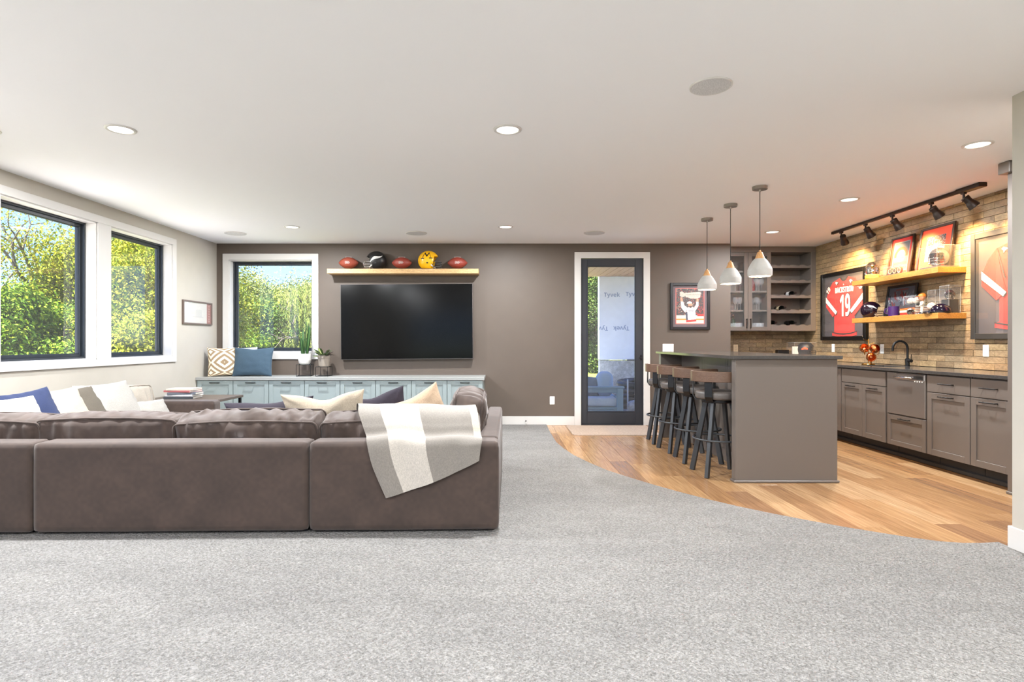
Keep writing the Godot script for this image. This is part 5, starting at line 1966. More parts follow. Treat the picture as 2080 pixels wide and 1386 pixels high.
func make_stool() -> Node3D:
	var t := thing("bar_stool", "bar stool", "bar stool")
	var mb := MB.new()
	mb.lathe([Vector2(0, 0.705), Vector2(0.196, 0.705), Vector2(0.206, 0.712), Vector2(0.212, 0.725), Vector2(0.212, 0.757), Vector2(0.205, 0.772), Vector2(0.185, 0.781), Vector2(0.12, 0.785), Vector2(0, 0.787)], 40, Transform3D(), true)
	part(t, "seat", mb, M.seat_leather)
	mb = MB.new()
	mb.lathe([Vector2(0, 0.672), Vector2(0.15, 0.672), Vector2(0.16, 0.68), Vector2(0.16, 0.705), Vector2(0, 0.705)], 28)
	part(t, "swivel_plate", mb, M.black_metal)
	for k in 4:
		var a := k * PI / 2
		var d := Vector3(cos(a), 0, sin(a))
		mb = MB.new()
		mb.bar(d * 0.262 + Vector3(0, 0.0, 0), d * 0.125 + Vector3(0, 0.672, 0), 0.032, 0.046, Vector3(-sin(a), 0, cos(a)), 0.003)
		part(t, "leg", mb, M.charcoal_metal)
	mb = MB.new()
	var ring := []
	for k in 48:
		ring.append(Vector3(cos(TAU * k / 48.0) * 0.228, 0.334, sin(TAU * k / 48.0) * 0.228))
	mb.tube(ring, 0.0095, 8, true)
	part(t, "footrest", mb, M.charcoal_metal)
	# curved backrest: an arc behind the seat (towards -z)
	mb = MB.new()
	var rows := []
	for i in 31:
		var a := deg_to_rad(lerpf(-80.0, 80.0, i / 30.0))
		var d := Vector3(sin(a), 0, -cos(a))
		var end := 1.0 if i > 0 and i < 30 else 0.86
		var row := PackedVector3Array()
		for q in [[-0.009, 0.048], [0.009, 0.048], [0.011, 0.044], [0.011, -0.044], [0.009, -0.048], [-0.009, -0.048], [-0.011, -0.044], [-0.011, 0.044]]:
			row.append(d * (0.240 + q[0] * end) + Vector3(0, 0.917 + q[1] * end, 0))
		rows.append(row)
	mb.grid(rows, true, 0)
	for e in [0, 30]:
		for k in range(1, 7):
			mb.tri(rows[e][0], rows[e][k], rows[e][k + 1], rows[e][0] - rows[15 if e == 30 else 15][0])
	part(t, "backrest", mb, M.walnut)
	for a in [-72.0, 0.0, 72.0]:
		var r := deg_to_rad(a)
		var d := Vector3(sin(r), 0, -cos(r))
		var side := Vector3(cos(r), 0, sin(r))
		var w := 0.07 if a == 0.0 else 0.036
		mb = MB.new()
		mb.bar(d * 0.13 + Vector3(0, 0.694, 0), d * 0.205 + Vector3(0, 0.694, 0), w, 0.007, side, 0.001)
		mb.bar(d * 0.203 + Vector3(0, 0.692, 0), d * 0.232 + Vector3(0, 0.735, 0), w, 0.007, side, 0.001)
		mb.bar(d * 0.231 + Vector3(0, 0.732, 0), d * 0.2275 + Vector3(0, 0.93, 0), w, 0.007, side, 0.001)
		part(t, "back_support", mb, M.charcoal_metal if a != 0.0 else M.black_metal)
	return t


# ---------------------------------------------------------------- niche with the glazed cabinet and wine rack
func build_niche() -> void:
	var t := thing("wall_cabinet", "taupe wall cabinet with two glazed doors and an open wine rack", "cabinet", Vector3.ZERO)
	var zf := -8.962
	var zb := -9.29
	var c: Material = M.cabinet
	box_part(t, "frieze", Vector3(3.392, 2.606, zb), Vector3(4.79, CEIL - 0.002, zf + 0.02), c, 0.002)
	box_part(t, "side_board", Vector3(3.392, 1.403, zb), Vector3(3.412, 2.606, zf), c)
	box_part(t, "divider", Vector3(4.078, 1.403, zb), Vector3(4.108, 2.606, zf), c)
	box_part(t, "side_board", Vector3(4.715, 1.403, zb), Vector3(4.79, 2.606, zf + 0.018), c, 0.002)
	box_part(t, "bottom_board", Vector3(3.412, 1.403, zb), Vector3(4.715, 1.423, zf), c)
	box_part(t, "back_board", Vector3(3.412, 1.423, zb), Vector3(4.715, 2.606, zb + 0.012), c)
	for y in [1.70, 1.992, 2.30]:
		box_part(t, "shelf_board", Vector3(3.412, y, zb + 0.012), Vector3(4.078, y + 0.026, zf - 0.02), c, 0.001)
	for d in [[3.414, 3.754, 3.727], [3.757, 4.104, 3.786]]:
		var mb := MB.new()
		var z0 := zf
		var z1 := zf + 0.02
		var r := 0.060
		mb.span(Vector3(d[0], 1.405, z0), Vector3(d[0] + r, 2.604, z1), 0.002)
		mb.span(Vector3(d[1] - r, 1.405, z0), Vector3(d[1], 2.604, z1), 0.002)
		mb.span(Vector3(d[0] + r, 1.405, z0), Vector3(d[1] - r, 1.405 + r, z1), 0.002)
		mb.span(Vector3(d[0] + r, 2.604 - r, z0), Vector3(d[1] - r, 2.604, z1), 0.002)
		var door := part(t, "door", mb, c)
		mb = MB.new()
		mb.quad(Vector3(d[0] + r, 1.405 + r, z0 + 0.008), Vector3(d[1] - r, 1.405 + r, z0 + 0.008), Vector3(d[1] - r, 2.604 - r, z0 + 0.008), Vector3(d[0] + r, 2.604 - r, z0 + 0.008), Vector3.BACK)
		part(door, "pane", mb, M.pane)
		bar_pull(door, Vector3(d[2], 1.515, z1), 0.15, true)
	# wine rack: shelves with scalloped front rails
	for q in [[1.403, 1.501], [1.673, 1.731], [1.903, 1.955], [2.136, 2.184], [2.365, 2.414]]:
		var poly := PackedVector2Array([Vector2(4.108, q[0]), Vector2(4.715, q[0]), Vector2(4.715, q[1])])
		for k in 4:
			var cx := 4.66 - k * 0.148
			for i in 9:
				var a := PI * i / 8.0
				poly.append(Vector2(cx + cos(a) * 0.042 , q[1] - sin(a) * 0.014))
		poly.append(Vector2(4.108, q[1]))
		var mb := MB.new()
		mb.prism(poly, zf - 0.002, zf + 0.016)
		part(t, "rack_rail", mb, c)
		if q[0] > 1.5:
			box_part(t, "rack_shelf", Vector3(4.108, q[0], zb + 0.012), Vector3(4.715, q[0] + 0.018, zf - 0.002), c)
	var dark := plain("black wine glass", Color(0.02, 0.022, 0.02), 0.12)
	var wl := [[4.487, 1.971, Color(0.90, 0.89, 0.88), "wine bottle lying alone on the middle rack shelf, white label"], [4.33, 1.747, Color(0.88, 0.80, 0.66), "wine bottle with a cream label lying on the second rack shelf from below"], [4.19, 1.517, Color(0.10, 0.09, 0.09), "dark wine bottle at the glazed-door side of the bottom rack shelf"], [4.487, 1.517, Color(0.12, 0.10, 0.10), "dark wine bottle nearer the brick wall on the bottom rack shelf"]]
	for w in wl:
		var b := thing("wine_bottle", w[3], "bottle", Vector3(w[0], w[1], -9.255), 0.0, "wine bottles lying in the rack")
		var mb := MB.new()
		var B := Basis(Vector3.RIGHT, PI / 2)
		mb.lathe([Vector2(0, 0), Vector2(0.034, 0), Vector2(0.038, 0.006), Vector2(0.038, 0.185), Vector2(0.034, 0.205), Vector2(0.018, 0.232), Vector2(0.0148, 0.25), Vector2(0.0148, 0.272)], 24, Transform3D(B, Vector3(0, 0.012, 0)))
		part(b, "bottle", mb, dark)
		mb = MB.new()
		mb.lathe([Vector2(0.0385, 0.060), Vector2(0.0385, 0.155)], 24, Transform3D(B, Vector3(0, 0.012, 0)))
		part(b, "label_paper", mb, plain("bottle label", w[2], 0.7))
		mb = MB.new()
		mb.lathe([Vector2(0.0155, 0.25), Vector2(0.0158, 0.302), Vector2(0, 0.303)], 16, Transform3D(B, Vector3(0, 0.012, 0)))
		part(b, "capsule", mb, plain("black foil capsule", Color(0.05, 0.04, 0.045), 0.35))
	# glassware behind the doors
	var wine_mb := MB.new()
	wine_mb.lathe([Vector2(0.033, 0), Vector2(0.033, 0.003), Vector2(0.005, 0.009), Vector2(0.004, 0.085), Vector2(0.020, 0.100), Vector2(0.037, 0.130), Vector2(0.038, 0.155), Vector2(0.031, 0.200)], 18)
	var wine_mesh := wine_mb.mesh()
	var tum_mb := MB.new()
	tum_mb.lathe([Vector2(0, 0.006), Vector2(0.034, 0.006), Vector2(0.034, 0.0), Vector2(0.036, 0.0), Vector2(0.040, 0.105), Vector2(0.0375, 0.105), Vector2(0.033, 0.010)], 18)
	var tum_mesh := tum_mb.mesh()
	var gm := glass("drinking glass", Color(0.96, 0.98, 1.0, 0.08))
	gm.metallic_specular = 0.12
	var n := 0
	for q in [[1.726, "stemmed wine glass above the tumblers", wine_mesh, "wine_glass", "wine glass"], [2.018, "stemmed wine glass on the upper shelf", wine_mesh, "wine_glass", "wine glass"], [1.423, "clear tumbler on the bottom board", tum_mesh, "tumbler_glass", "tumbler"]]:
		for x in [3.50, 3.585, 3.67, 3.83, 3.915, 4.0]:
			for z in [-9.06, -9.17]:
				if n % 7 != 3:
					var o := part_mesh(self, q[3], q[2], gm, "", Transform3D(Basis(), Vector3(x + 0.01 * (n % 3), q[0], z)))
					var side := " behind the glazed door " + ("next to the taupe wall" if x < 3.75 else "next to the wine rack")
					tag(o, q[1] + side, q[4], (q[4] + "s").replace("sss", "sses") + " on one shelf" + side)
				n += 1
	# a few coloured bottles among them
	for q in [[3.52, 2.018, -9.235, Color(0.42, 0.06, 0.06), "red liqueur bottle behind the wine glasses, upper shelf of the glazed cabinet"], [3.95, 2.018, -9.235, Color(0.50, 0.09, 0.07), "crimson liqueur bottle on the same upper shelf, nearer the wine rack"], [3.64, 1.423, -9.24, Color(0.20, 0.33, 0.18), "green bottle behind the tumblers on the bottom board"], [3.90, 1.726, -9.24, Color(0.36, 0.20, 0.10), "amber bottle behind the wine glasses on the second shelf board"]]:
		var b := thing("spirit_bottle", q[4], "bottle", Vector3(q[0], q[1], q[2]), 0.0, "coloured bottles in the glazed cabinet")
		var mb := MB.new()
		mb.lathe([Vector2(0, 0), Vector2(0.033, 0), Vector2(0.035, 0.005), Vector2(0.035, 0.14), Vector2(0.028, 0.165), Vector2(0.012, 0.185), Vector2(0.012, 0.225), Vector2(0, 0.225)], 20)
		part(b, "bottle", mb, plain("tinted bottle", q[3], 0.1))
		mb = MB.new()
		mb.lathe([Vector2(0.013, 0.222), Vector2(0.013, 0.248), Vector2(0, 0.248)], 14)
		part(b, "cap", mb, M.steel)
	outlet("wall_outlet", "almond outlet plate on the niche tiles beside the taupe wall's edge", Vector3(3.70, 1.135, ZN + 0.009), 0.0, 1, false, M.outlet_tan)
	# small speaker and boxed helmet on the worktop
	var sp := thing("small_speaker", "small black box with a dark screen on the worktop in the niche", "speaker", Vector3(4.35, 0.955, -9.10))
	box_part(sp, "housing", Vector3(-0.088, 0, -0.05), Vector3(0.088, 0.16, 0.05), M.bronze, 0.008)
	box_part(sp, "front", Vector3(-0.078, 0.075, 0.045), Vector3(0.078, 0.152, 0.053), M.black_metal, 0.004)
	var cs := thing("display_case", "clear display case with a dark helmet on the worktop in the niche", "display case", Vector3(4.63, 0.955, -9.06))
	clear_box(cs, 0.34, 0.275, 0.24)
	box_part(cs, "base", Vector3(-0.165, 0.0, -0.115), Vector3(0.165, 0.06, 0.115), M.white_plastic, 0.004)
	box_part(cs, "name_card", Vector3(-0.14, 0.06, -0.02), Vector3(-0.05, 0.21, 0.0), M.paper, 0.001)
	var h := thing("mini_helmet", "dark blue and orange helmet inside the clear case in the niche", "helmet", Vector3(4.69, 1.016, -9.05), -0.6)
	helmet(h, 0.88, plain("navy shell", Color(0.055, 0.065, 0.12), 0.4), M.charcoal_metal, plain("orange print", Color(0.85, 0.33, 0.10), 0.4), [[[70, 4, 5], [90, 10, 9], [110, 2, 5]]], M.dark_slot)


# five thin clear walls, open below, standing on y = 0
func clear_box(up: Node, w: float, h: float, d: float) -> void:
	var mb := MB.new()
	var a := Vector3(w * 0.5, h, d * 0.5)
	var q := [Vector3(-a.x, 0, a.z), Vector3(a.x, 0, a.z), Vector3(a.x, h, a.z), Vector3(-a.x, h, a.z), Vector3(-a.x, 0, -a.z), Vector3(a.x, 0, -a.z), Vector3(a.x, h, -a.z), Vector3(-a.x, h, -a.z)]
	mb.quad(q[0], q[1], q[2], q[3], Vector3.BACK)
	mb.quad(q[4], q[5], q[6], q[7], Vector3.FORWARD)
	mb.quad(q[1], q[5], q[6], q[2], Vector3.RIGHT)
	mb.quad(q[0], q[4], q[7], q[3], Vector3.LEFT)
	mb.quad(q[3], q[2], q[6], q[7], Vector3.UP)
	part(up, "cover", mb, M.clear)
	var e := MB.new()
	for k in 4:
		e.tube([q[k], q[(k + 1) % 4]], 0.0012, 4)
		e.tube([q[4 + k], q[4 + (k + 1) % 4]], 0.0012, 4)
		e.tube([q[k], q[k + 4]], 0.0012, 4)
	part(up, "edge", e, M.acrylic_edge)


# ---------------------------------------------------------------- bar wall
# a thing on the bar wall: its own +z looks out of the wall (world -x), its own +x comes towards the lens
func on_wall(called: String, label: String, category: String, x: float, y: float, z: float, group := "") -> Node3D:
	return thing(called, label, category, Vector3(x, y, z), -PI / 2, group)


func base_unit(called: String, label: String, z0: float, z1: float) -> Node3D:
	var t := on_wall(called, label, "cabinet", 4.16, 0.0, (z0 + z1) * 0.5, "grey base cabinets under the worktop")
	var w := (z1 - z0) * 0.5
	box_part(t, "carcass", Vector3(-w + 0.001, 0.136, -0.635), Vector3(w - 0.001, 0.922, -0.021), M.cabinet)
	box_part(t, "toe_kick", Vector3(-w + 0.001, 0.0, -0.62), Vector3(w - 0.001, 0.136, -0.135), M.toe)
	return t


func slab_front(up: Node, called: String, x0: float, x1: float, y0: float, y1: float) -> MeshInstance3D:
	return box_part(up, called, Vector3(x0, y0, -0.02), Vector3(x1, y1, 0.0), M.cabinet, 0.002)


func build_bar_wall() -> void:
	# base cabinets, from the niche towards the lens
	var t := base_unit("corner_cabinet", "base cabinet in the corner, hidden behind the bar island", -8.66, -7.188)
	var mb := MB.new()
	shaker(mb, -0.70, -0.01, 0.14, 0.908, 0.0)
	part(t, "door", mb, M.cabinet)
	mb = MB.new()
	shaker(mb, 0.0, 0.725, 0.14, 0.908, 0.0)
	part(t, "door", mb, M.cabinet)
	t = base_unit("sink_cabinet", "base cabinet with a plain false drawer and two doors under the sink", -7.184, -6.345)
	slab_front(t, "false_drawer", -0.416, 0.40, 0.75, 0.908)
	for s in [[-0.416, -0.010, -0.21], [-0.006, 0.40, 0.20]]:
		mb = MB.new()
		shaker(mb, s[0], s[1], 0.14, 0.742, 0.0)
		var d := part(t, "door", mb, M.cabinet)
		bar_pull(d, Vector3(s[2], 0.712, 0.0), 0.15)
	# dishwasher drawer over a cabinet drawer
	t = base_unit("dishwasher", "steel-fronted drawer dishwasher above a small drawer, between the sink and the drawer cabinets", -6.341, -5.744)
	tag(t, t.get_meta("label"), "dishwasher")
	var steel := plain("brushed steel front", Color(0.62, 0.59, 0.565), 0.33, 0.8)
	box_part(t, "front", Vector3(-0.285, 0.475, -0.02), Vector3(0.285, 0.912, 0.004), steel, 0.003)
	box_part(t, "control_strip", Vector3(-0.13, 0.845, 0.002), Vector3(0.28, 0.905, 0.010), M.chrome, 0.003)
	box_part(t, "display", Vector3(0.13, 0.855, 0.009), Vector3(0.262, 0.892, 0.0115), M.dark_slot, 0.001)
	mb = MB.new()
	mb.tube([Vector3(-0.11, 0.868, 0.008), Vector3(-0.11, 0.868, 0.045), Vector3(0.10, 0.868, 0.045), Vector3(0.10, 0.868, 0.008)], 0.010, 10)
	part(t, "handle", mb, M.chrome)
	mb = MB.new()
	for k in 4:
		mb.box(Vector3(0.145 + k * 0.034, 0.835, 0.006), Vector3(0.012, 0.010, 0.004), 0.001)
	part(t, "button", mb, M.white_plastic)
	mb = MB.new()
	shaker(mb, -0.285, 0.285, 0.14, 0.46, 0.0, 0.05)
	var dr := part(t, "drawer", mb, M.cabinet)
	bar_pull(dr, Vector3(0.0, 0.43, 0.0), 0.16)
	for u in [[-5.740, -5.210, "drawer cabinet beside the steel dishwasher"], [-5.206, -4.776, "drawer cabinet next to the tall end panel"]]:
		t = base_unit("drawer_cabinet", "base cabinet with drawer over door, the " + u[2], u[0], u[1])
		var w: float = (u[1] - u[0]) * 0.5
		var d := slab_front(t, "drawer", -w + 0.004, w - 0.004, 0.75, 0.908)
		bar_pull(d, Vector3(0.0, 0.835, 0.0), 0.17)
		mb = MB.new()
		shaker(mb, -w + 0.004, w - 0.004, 0.14, 0.742, 0.0)
		d = part(t, "door", mb, M.cabinet)
		bar_pull(d, Vector3(0.0, 0.713, 0.0), 0.17)
	mb = MB.new()
	mb.span(Vector3(4.27, 0.0, -8.6), Vector3(4.295, 0.045, -4.78), 0.008)
	solo("toe_moulding", mb, M.toe, "dark shoe moulding on the wood floor along the base cabinets", "moulding")
	# base cabinet along the back of the niche
	t = thing("niche_cabinet", "base cabinet along the back of the niche behind the bar island", "cabinet", Vector3(3.765, 0, -8.68), 0.0, "grey base cabinets under the worktop")
	box_part(t, "carcass", Vector3(-0.37, 0.136, -0.60), Vector3(0.39, 0.922, -0.021), M.cabinet)
	box_part(t, "toe_kick", Vector3(-0.37, 0.0, -0.60), Vector3(0.39, 0.136, -0.1), M.toe)
	for s in [[-0.366, -0.002], [0.002, 0.366]]:
		mb = MB.new()
		shaker(mb, s[0], s[1], 0.14, 0.908, 0.0)
		part(t, "door", mb, M.cabinet)

	# worktop with the sink cut out of it
	mb = MB.new()
	mb.span(Vector3(3.39, 0.924, -9.288), Vector3(4.79, 0.955, -8.655), 0.002)
	mb.span(Vector3(4.128, 0.924, -8.655), Vector3(4.79, 0.955, -7.06), 0.002)
	mb.span(Vector3(4.128, 0.924, -7.06), Vector3(4.25, 0.955, -6.55), 0.002)
	mb.span(Vector3(4.60, 0.924, -7.06), Vector3(4.79, 0.955, -6.55), 0.002)
	mb.span(Vector3(4.128, 0.924, -6.55), Vector3(4.79, 0.955, -4.772), 0.002)
	solo("worktop", mb, M.counter, "dark stone worktop along the brick wall, above the base cabinets", "worktop")
	var sk := thing("bar_sink", "dark undermount bar sink let into the worktop in front of the tap", "sink", Vector3(4.425, 0.924, -6.805))
	mb = MB.new()
	for s in [[Vector3(-0.19, -0.0, -0.27), Vector3(-0.175, -0.18, 0.27)], [Vector3(0.175, 0.0, -0.27), Vector3(0.19, -0.18, 0.27)], [Vector3(-0.175, 0.0, -0.27), Vector3(0.175, -0.18, -0.255)], [Vector3(-0.175, 0.0, 0.255), Vector3(0.175, -0.18, 0.27)], [Vector3(-0.19, -0.18, -0.27), Vector3(0.19, -0.19, 0.27)]]:
		mb.span(s[0].min(s[1]), s[0].max(s[1]))
	part(sk, "basin", mb, M.black_metal)
	var tap := thing("tap", "matt black gooseneck tap behind the bar sink", "tap", Vector3(4.688, 0.955, -6.776))
	mb = MB.new()
	mb.lathe([Vector2(0, 0), Vector2(0.027, 0), Vector2(0.027, 0.006), Vector2(0.024, 0.008), Vector2(0.024, 0.085), Vector2(0.014, 0.09), Vector2(0, 0.09)], 22)
	part(tap, "body", mb, M.black_metal)
	mb = MB.new()
	var neck := [Vector3(0, 0.085, 0), Vector3(0, 0.16, 0), Vector3(0, 0.205, 0)]
	for k in range(1, 14):
		var a := PI * k / 13.0
		neck.append(Vector3(-0.085 + cos(a) * 0.085, 0.205 + sin(a) * 0.085, 0))
	neck.append(Vector3(-0.170, 0.178, 0))
	mb.tube(neck, 0.0125, 14)
	part(tap, "spout", mb, M.black_metal)
	mb = MB.new()
	mb.tube([Vector3(0.0, 0.062, 0.02), Vector3(0.0, 0.062, 0.065)], 0.019, 14)
	mb.tube([Vector3(0.0, 0.075, 0.058), Vector3(0.0, 0.135, 0.064)], 0.0035, 8)
	part(tap, "lever", mb, M.black_metal)

	# copper cups on a brass tree
	var brass := plain("brass", Color(0.87, 0.66, 0.33), 0.25, 1.0)
	var copper := plain("polished copper", Color(0.95, 0.60, 0.36), 0.18, 1.0)
	var tr := thing("cup_tree", "brass cup tree on the worktop holding three copper cups", "cup stand", Vector3(4.51, 0.955, -7.215))
	mb = MB.new()
	mb.lathe([Vector2(0, 0), Vector2(0.072, 0), Vector2(0.074, 0.006), Vector2(0.070, 0.014), Vector2(0, 0.016)], 28)
	part(tr, "base", mb, brass)
	mb = MB.new()
	mb.tube([Vector3(0, 0.014, 0), Vector3(0, 0.315, 0)], 0.006, 10)
	mb.tube([Vector3(0, 0.29, 0), Vector3(-0.07, 0.315, 0.02)], 0.004, 8)
	mb.tube([Vector3(0, 0.24, 0), Vector3(0.06, 0.27, 0.02)], 0.004, 8)
	part(tr, "post", mb, brass)
	var k := 0
	for q in [[Vector3(-0.064, 0.205, 0.025), Vector3(-0.4, 0.35, 0.85), "copper cup hanging on the niche side of the brass cup tree, upper level"], [Vector3(0.066, 0.198, 0.02), Vector3(0.45, 0.25, 0.85), "copper cup hanging on the tap side of the brass cup tree, upper level"], [Vector3(-0.012, 0.095, 0.075), Vector3(-0.35, -0.25, 0.9), "copper cup hanging lowest on the brass cup tree"]]:
		var cup := thing("copper_cup", q[2], "cup", tr.position + q[0], 0.0, "copper cups on the brass tree")
		var y: Vector3 = q[1].normalized()
		var x := y.cross(Vector3.UP).normalized()
		cup.basis = Basis(x, y, x.cross(y))
		var prof := []
		for i in 12:
			var a := -PI / 2 + 2.35 * i / 11.0
			prof.append(Vector2(cos(a) * 0.056, sin(a) * 0.056))
		var ins := []
		for i in 12:
			ins.append(prof[11 - i] * 0.95)
		mb = MB.new()
		mb.lathe(prof + ins, 28)
		part(cup, "bowl", mb, copper)
		mb = MB.new()
		mb.tube([Vector3(0, 0.030, -0.047), Vector3(0, 0.022, -0.078), Vector3(0, -0.018, -0.080), Vector3(0, -0.026, -0.050)], 0.004, 8)
		part(cup, "handle", mb, brass)
		k += 1

	# outlets and switches on the tiles
	var og := "white wall plates on the brick tiles"
	for q in [[8.475, "white switch plate on the brick tiles under the jersey frame numbered 19", true], [7.384, "white outlet plate on the brick tiles between the copper cups and the tap", false], [5.80, "white switch plate on the brick tiles under the jersey frame beside the partition", true]]:
		outlet("wall_outlet", q[1], Vector3(XR - 0.008, 1.147, -q[0]), -PI / 2, 1, q[2], null, og)

	# tall end panel with its crown, next to the partition
	var tp := thing("end_panel_cabinet", "tall grey cabinet end panel closing the worktop run beside the partition", "cabinet panel", Vector3.ZERO)
	box_part(tp, "panel", Vector3(4.112, 0.0, -4.768), Vector3(4.796, 2.60, -4.72), M.cabinet, 0.002)
	box_part(tp, "crown", Vector3(4.06, 2.60, -4.80), Vector3(4.796, CEIL - 0.002, -4.69), M.cabinet, 0.004)
	box_part(tp, "shoe_moulding", Vector3(4.098, 0.0, -4.77), Vector3(4.112, 0.022, -4.70), M.cabinet, 0.004)

	# shelves
	mb = MB.new()
	mb.span(Vector3(4.497, 1.953, -7.531), Vector3(XR - 0.008, 2.012, -6.047), 0.002)
	solo("bar_shelf", mb, M.honey, "upper honey oak floating shelf on the brick wall", "shelf", "honey oak shelves on the brick wall")
	mb = MB.new()
	mb.span(Vector3(4.497, 1.476, -7.531), Vector3(XR - 0.008, 1.536, -6.047), 0.002)
	solo("bar_shelf", mb, M.honey, "lower honey oak floating shelf on the brick wall", "shelf", "honey oak shelves on the brick wall")

	jersey_frame(-8.20, 1.745, "framed red hockey jersey numbered 19 beside the wine cabinet", true)
	jersey_frame(-5.40, 1.79, "framed red hockey jersey half hidden by the tall end panel", false)

	# track lights
	var tk := thing("light_track", "dark bronze light track on the ceiling in front of the brick wall", "light track", Vector3.ZERO)
	box_part(tk, "rail", Vector3(4.368, CEIL - 0.034, -7.78), Vector3(4.402, CEIL - 0.002, -5.40), M.bronze, 0.003)
	box_part(tk, "feed_box", Vector3(4.345, CEIL - 0.040, -5.62), Vector3(4.425, CEIL - 0.001, -5.34), M.bronze, 0.004)
	var n := 0
	for q in [[-7.576, -0.75, "track spotlight at the niche end of the track"], [-7.07, -0.15, "second track spotlight from the niche end"], [-6.583, 0.0, "middle track spotlight of the five"], [-5.988, 0.05, "second track spotlight from the track's feed box"], [-5.566, 0.30, "track spotlight under the feed box, turned towards the partition"]]:
		track_head(q[0], q[1], q[2])
		n += 1


func track_head(z: float, swing: float, label: String) -> void:
	var t := thing("track_spotlight", label, "spotlight", Vector3(4.385, CEIL - 0.034, z), 0.0, "spotlights on the light track")
	var mb := MB.new()
	mb.span(Vector3(-0.016, -0.022, -0.022), Vector3(0.016, 0.0, 0.022), 0.003)
	mb.tube([Vector3(0, -0.022, 0), Vector3(0, -0.085, 0)], 0.010, 10)
	mb.span(Vector3(-0.012, -0.10, -0.010), Vector3(0.012, -0.078, 0.036), 0.003)
	part(t, "stem", mb, M.bronze)
	# bell-shaped head pointing down and at the wall
	var aim := Vector3(0.78, -1.0, swing).normalized()
	var x := aim.cross(Vector3.BACK).normalized()
	var B := Basis(x, -aim, x.cross(-aim))
	var at := Vector3(0.0, -0.090, 0.048)
	mb = MB.new()
	mb.lathe([Vector2(0.050, -0.088), Vector2(0.0505, -0.084), Vector2(0.043, -0.045), Vector2(0.034, -0.018), Vector2(0.0335, -0.002), Vector2(0.036, 0.030), Vector2(0.033, 0.038), Vector2(0, 0.040)], 30, Transform3D(B, at))
	mb.lathe([Vector2(0.028, -0.030), Vector2(0.044, -0.070), Vector2(0.050, -0.088)], 30, Transform3D(B, at))
	part(t, "head", mb, M.bronze)
	mb = MB.new()
	mb.lathe([Vector2(0, -0.068), Vector2(0.041, -0.066), Vector2(0.042, -0.062)], 24, Transform3D(B, at))
	part(t, "lamp_face", mb, M.warm_lens)
	var l := SpotLight3D.new()
	l.name = "light"
	l.light_color = Color(1.0, 0.80, 0.52)
	l.light_energy = 5.2
	l.light_size = 0.035
	l.spot_angle = 44.0
	l.spot_angle_attenuation = 0.85
	l.spot_range = 8.0
	l.spot_attenuation = 2.0
	l.shadow_enabled = true
	t.add_child(l)
	l.position = at + B * Vector3(0, -0.092, 0)
	l.basis = Basis.looking_at(aim, Vector3.BACK)


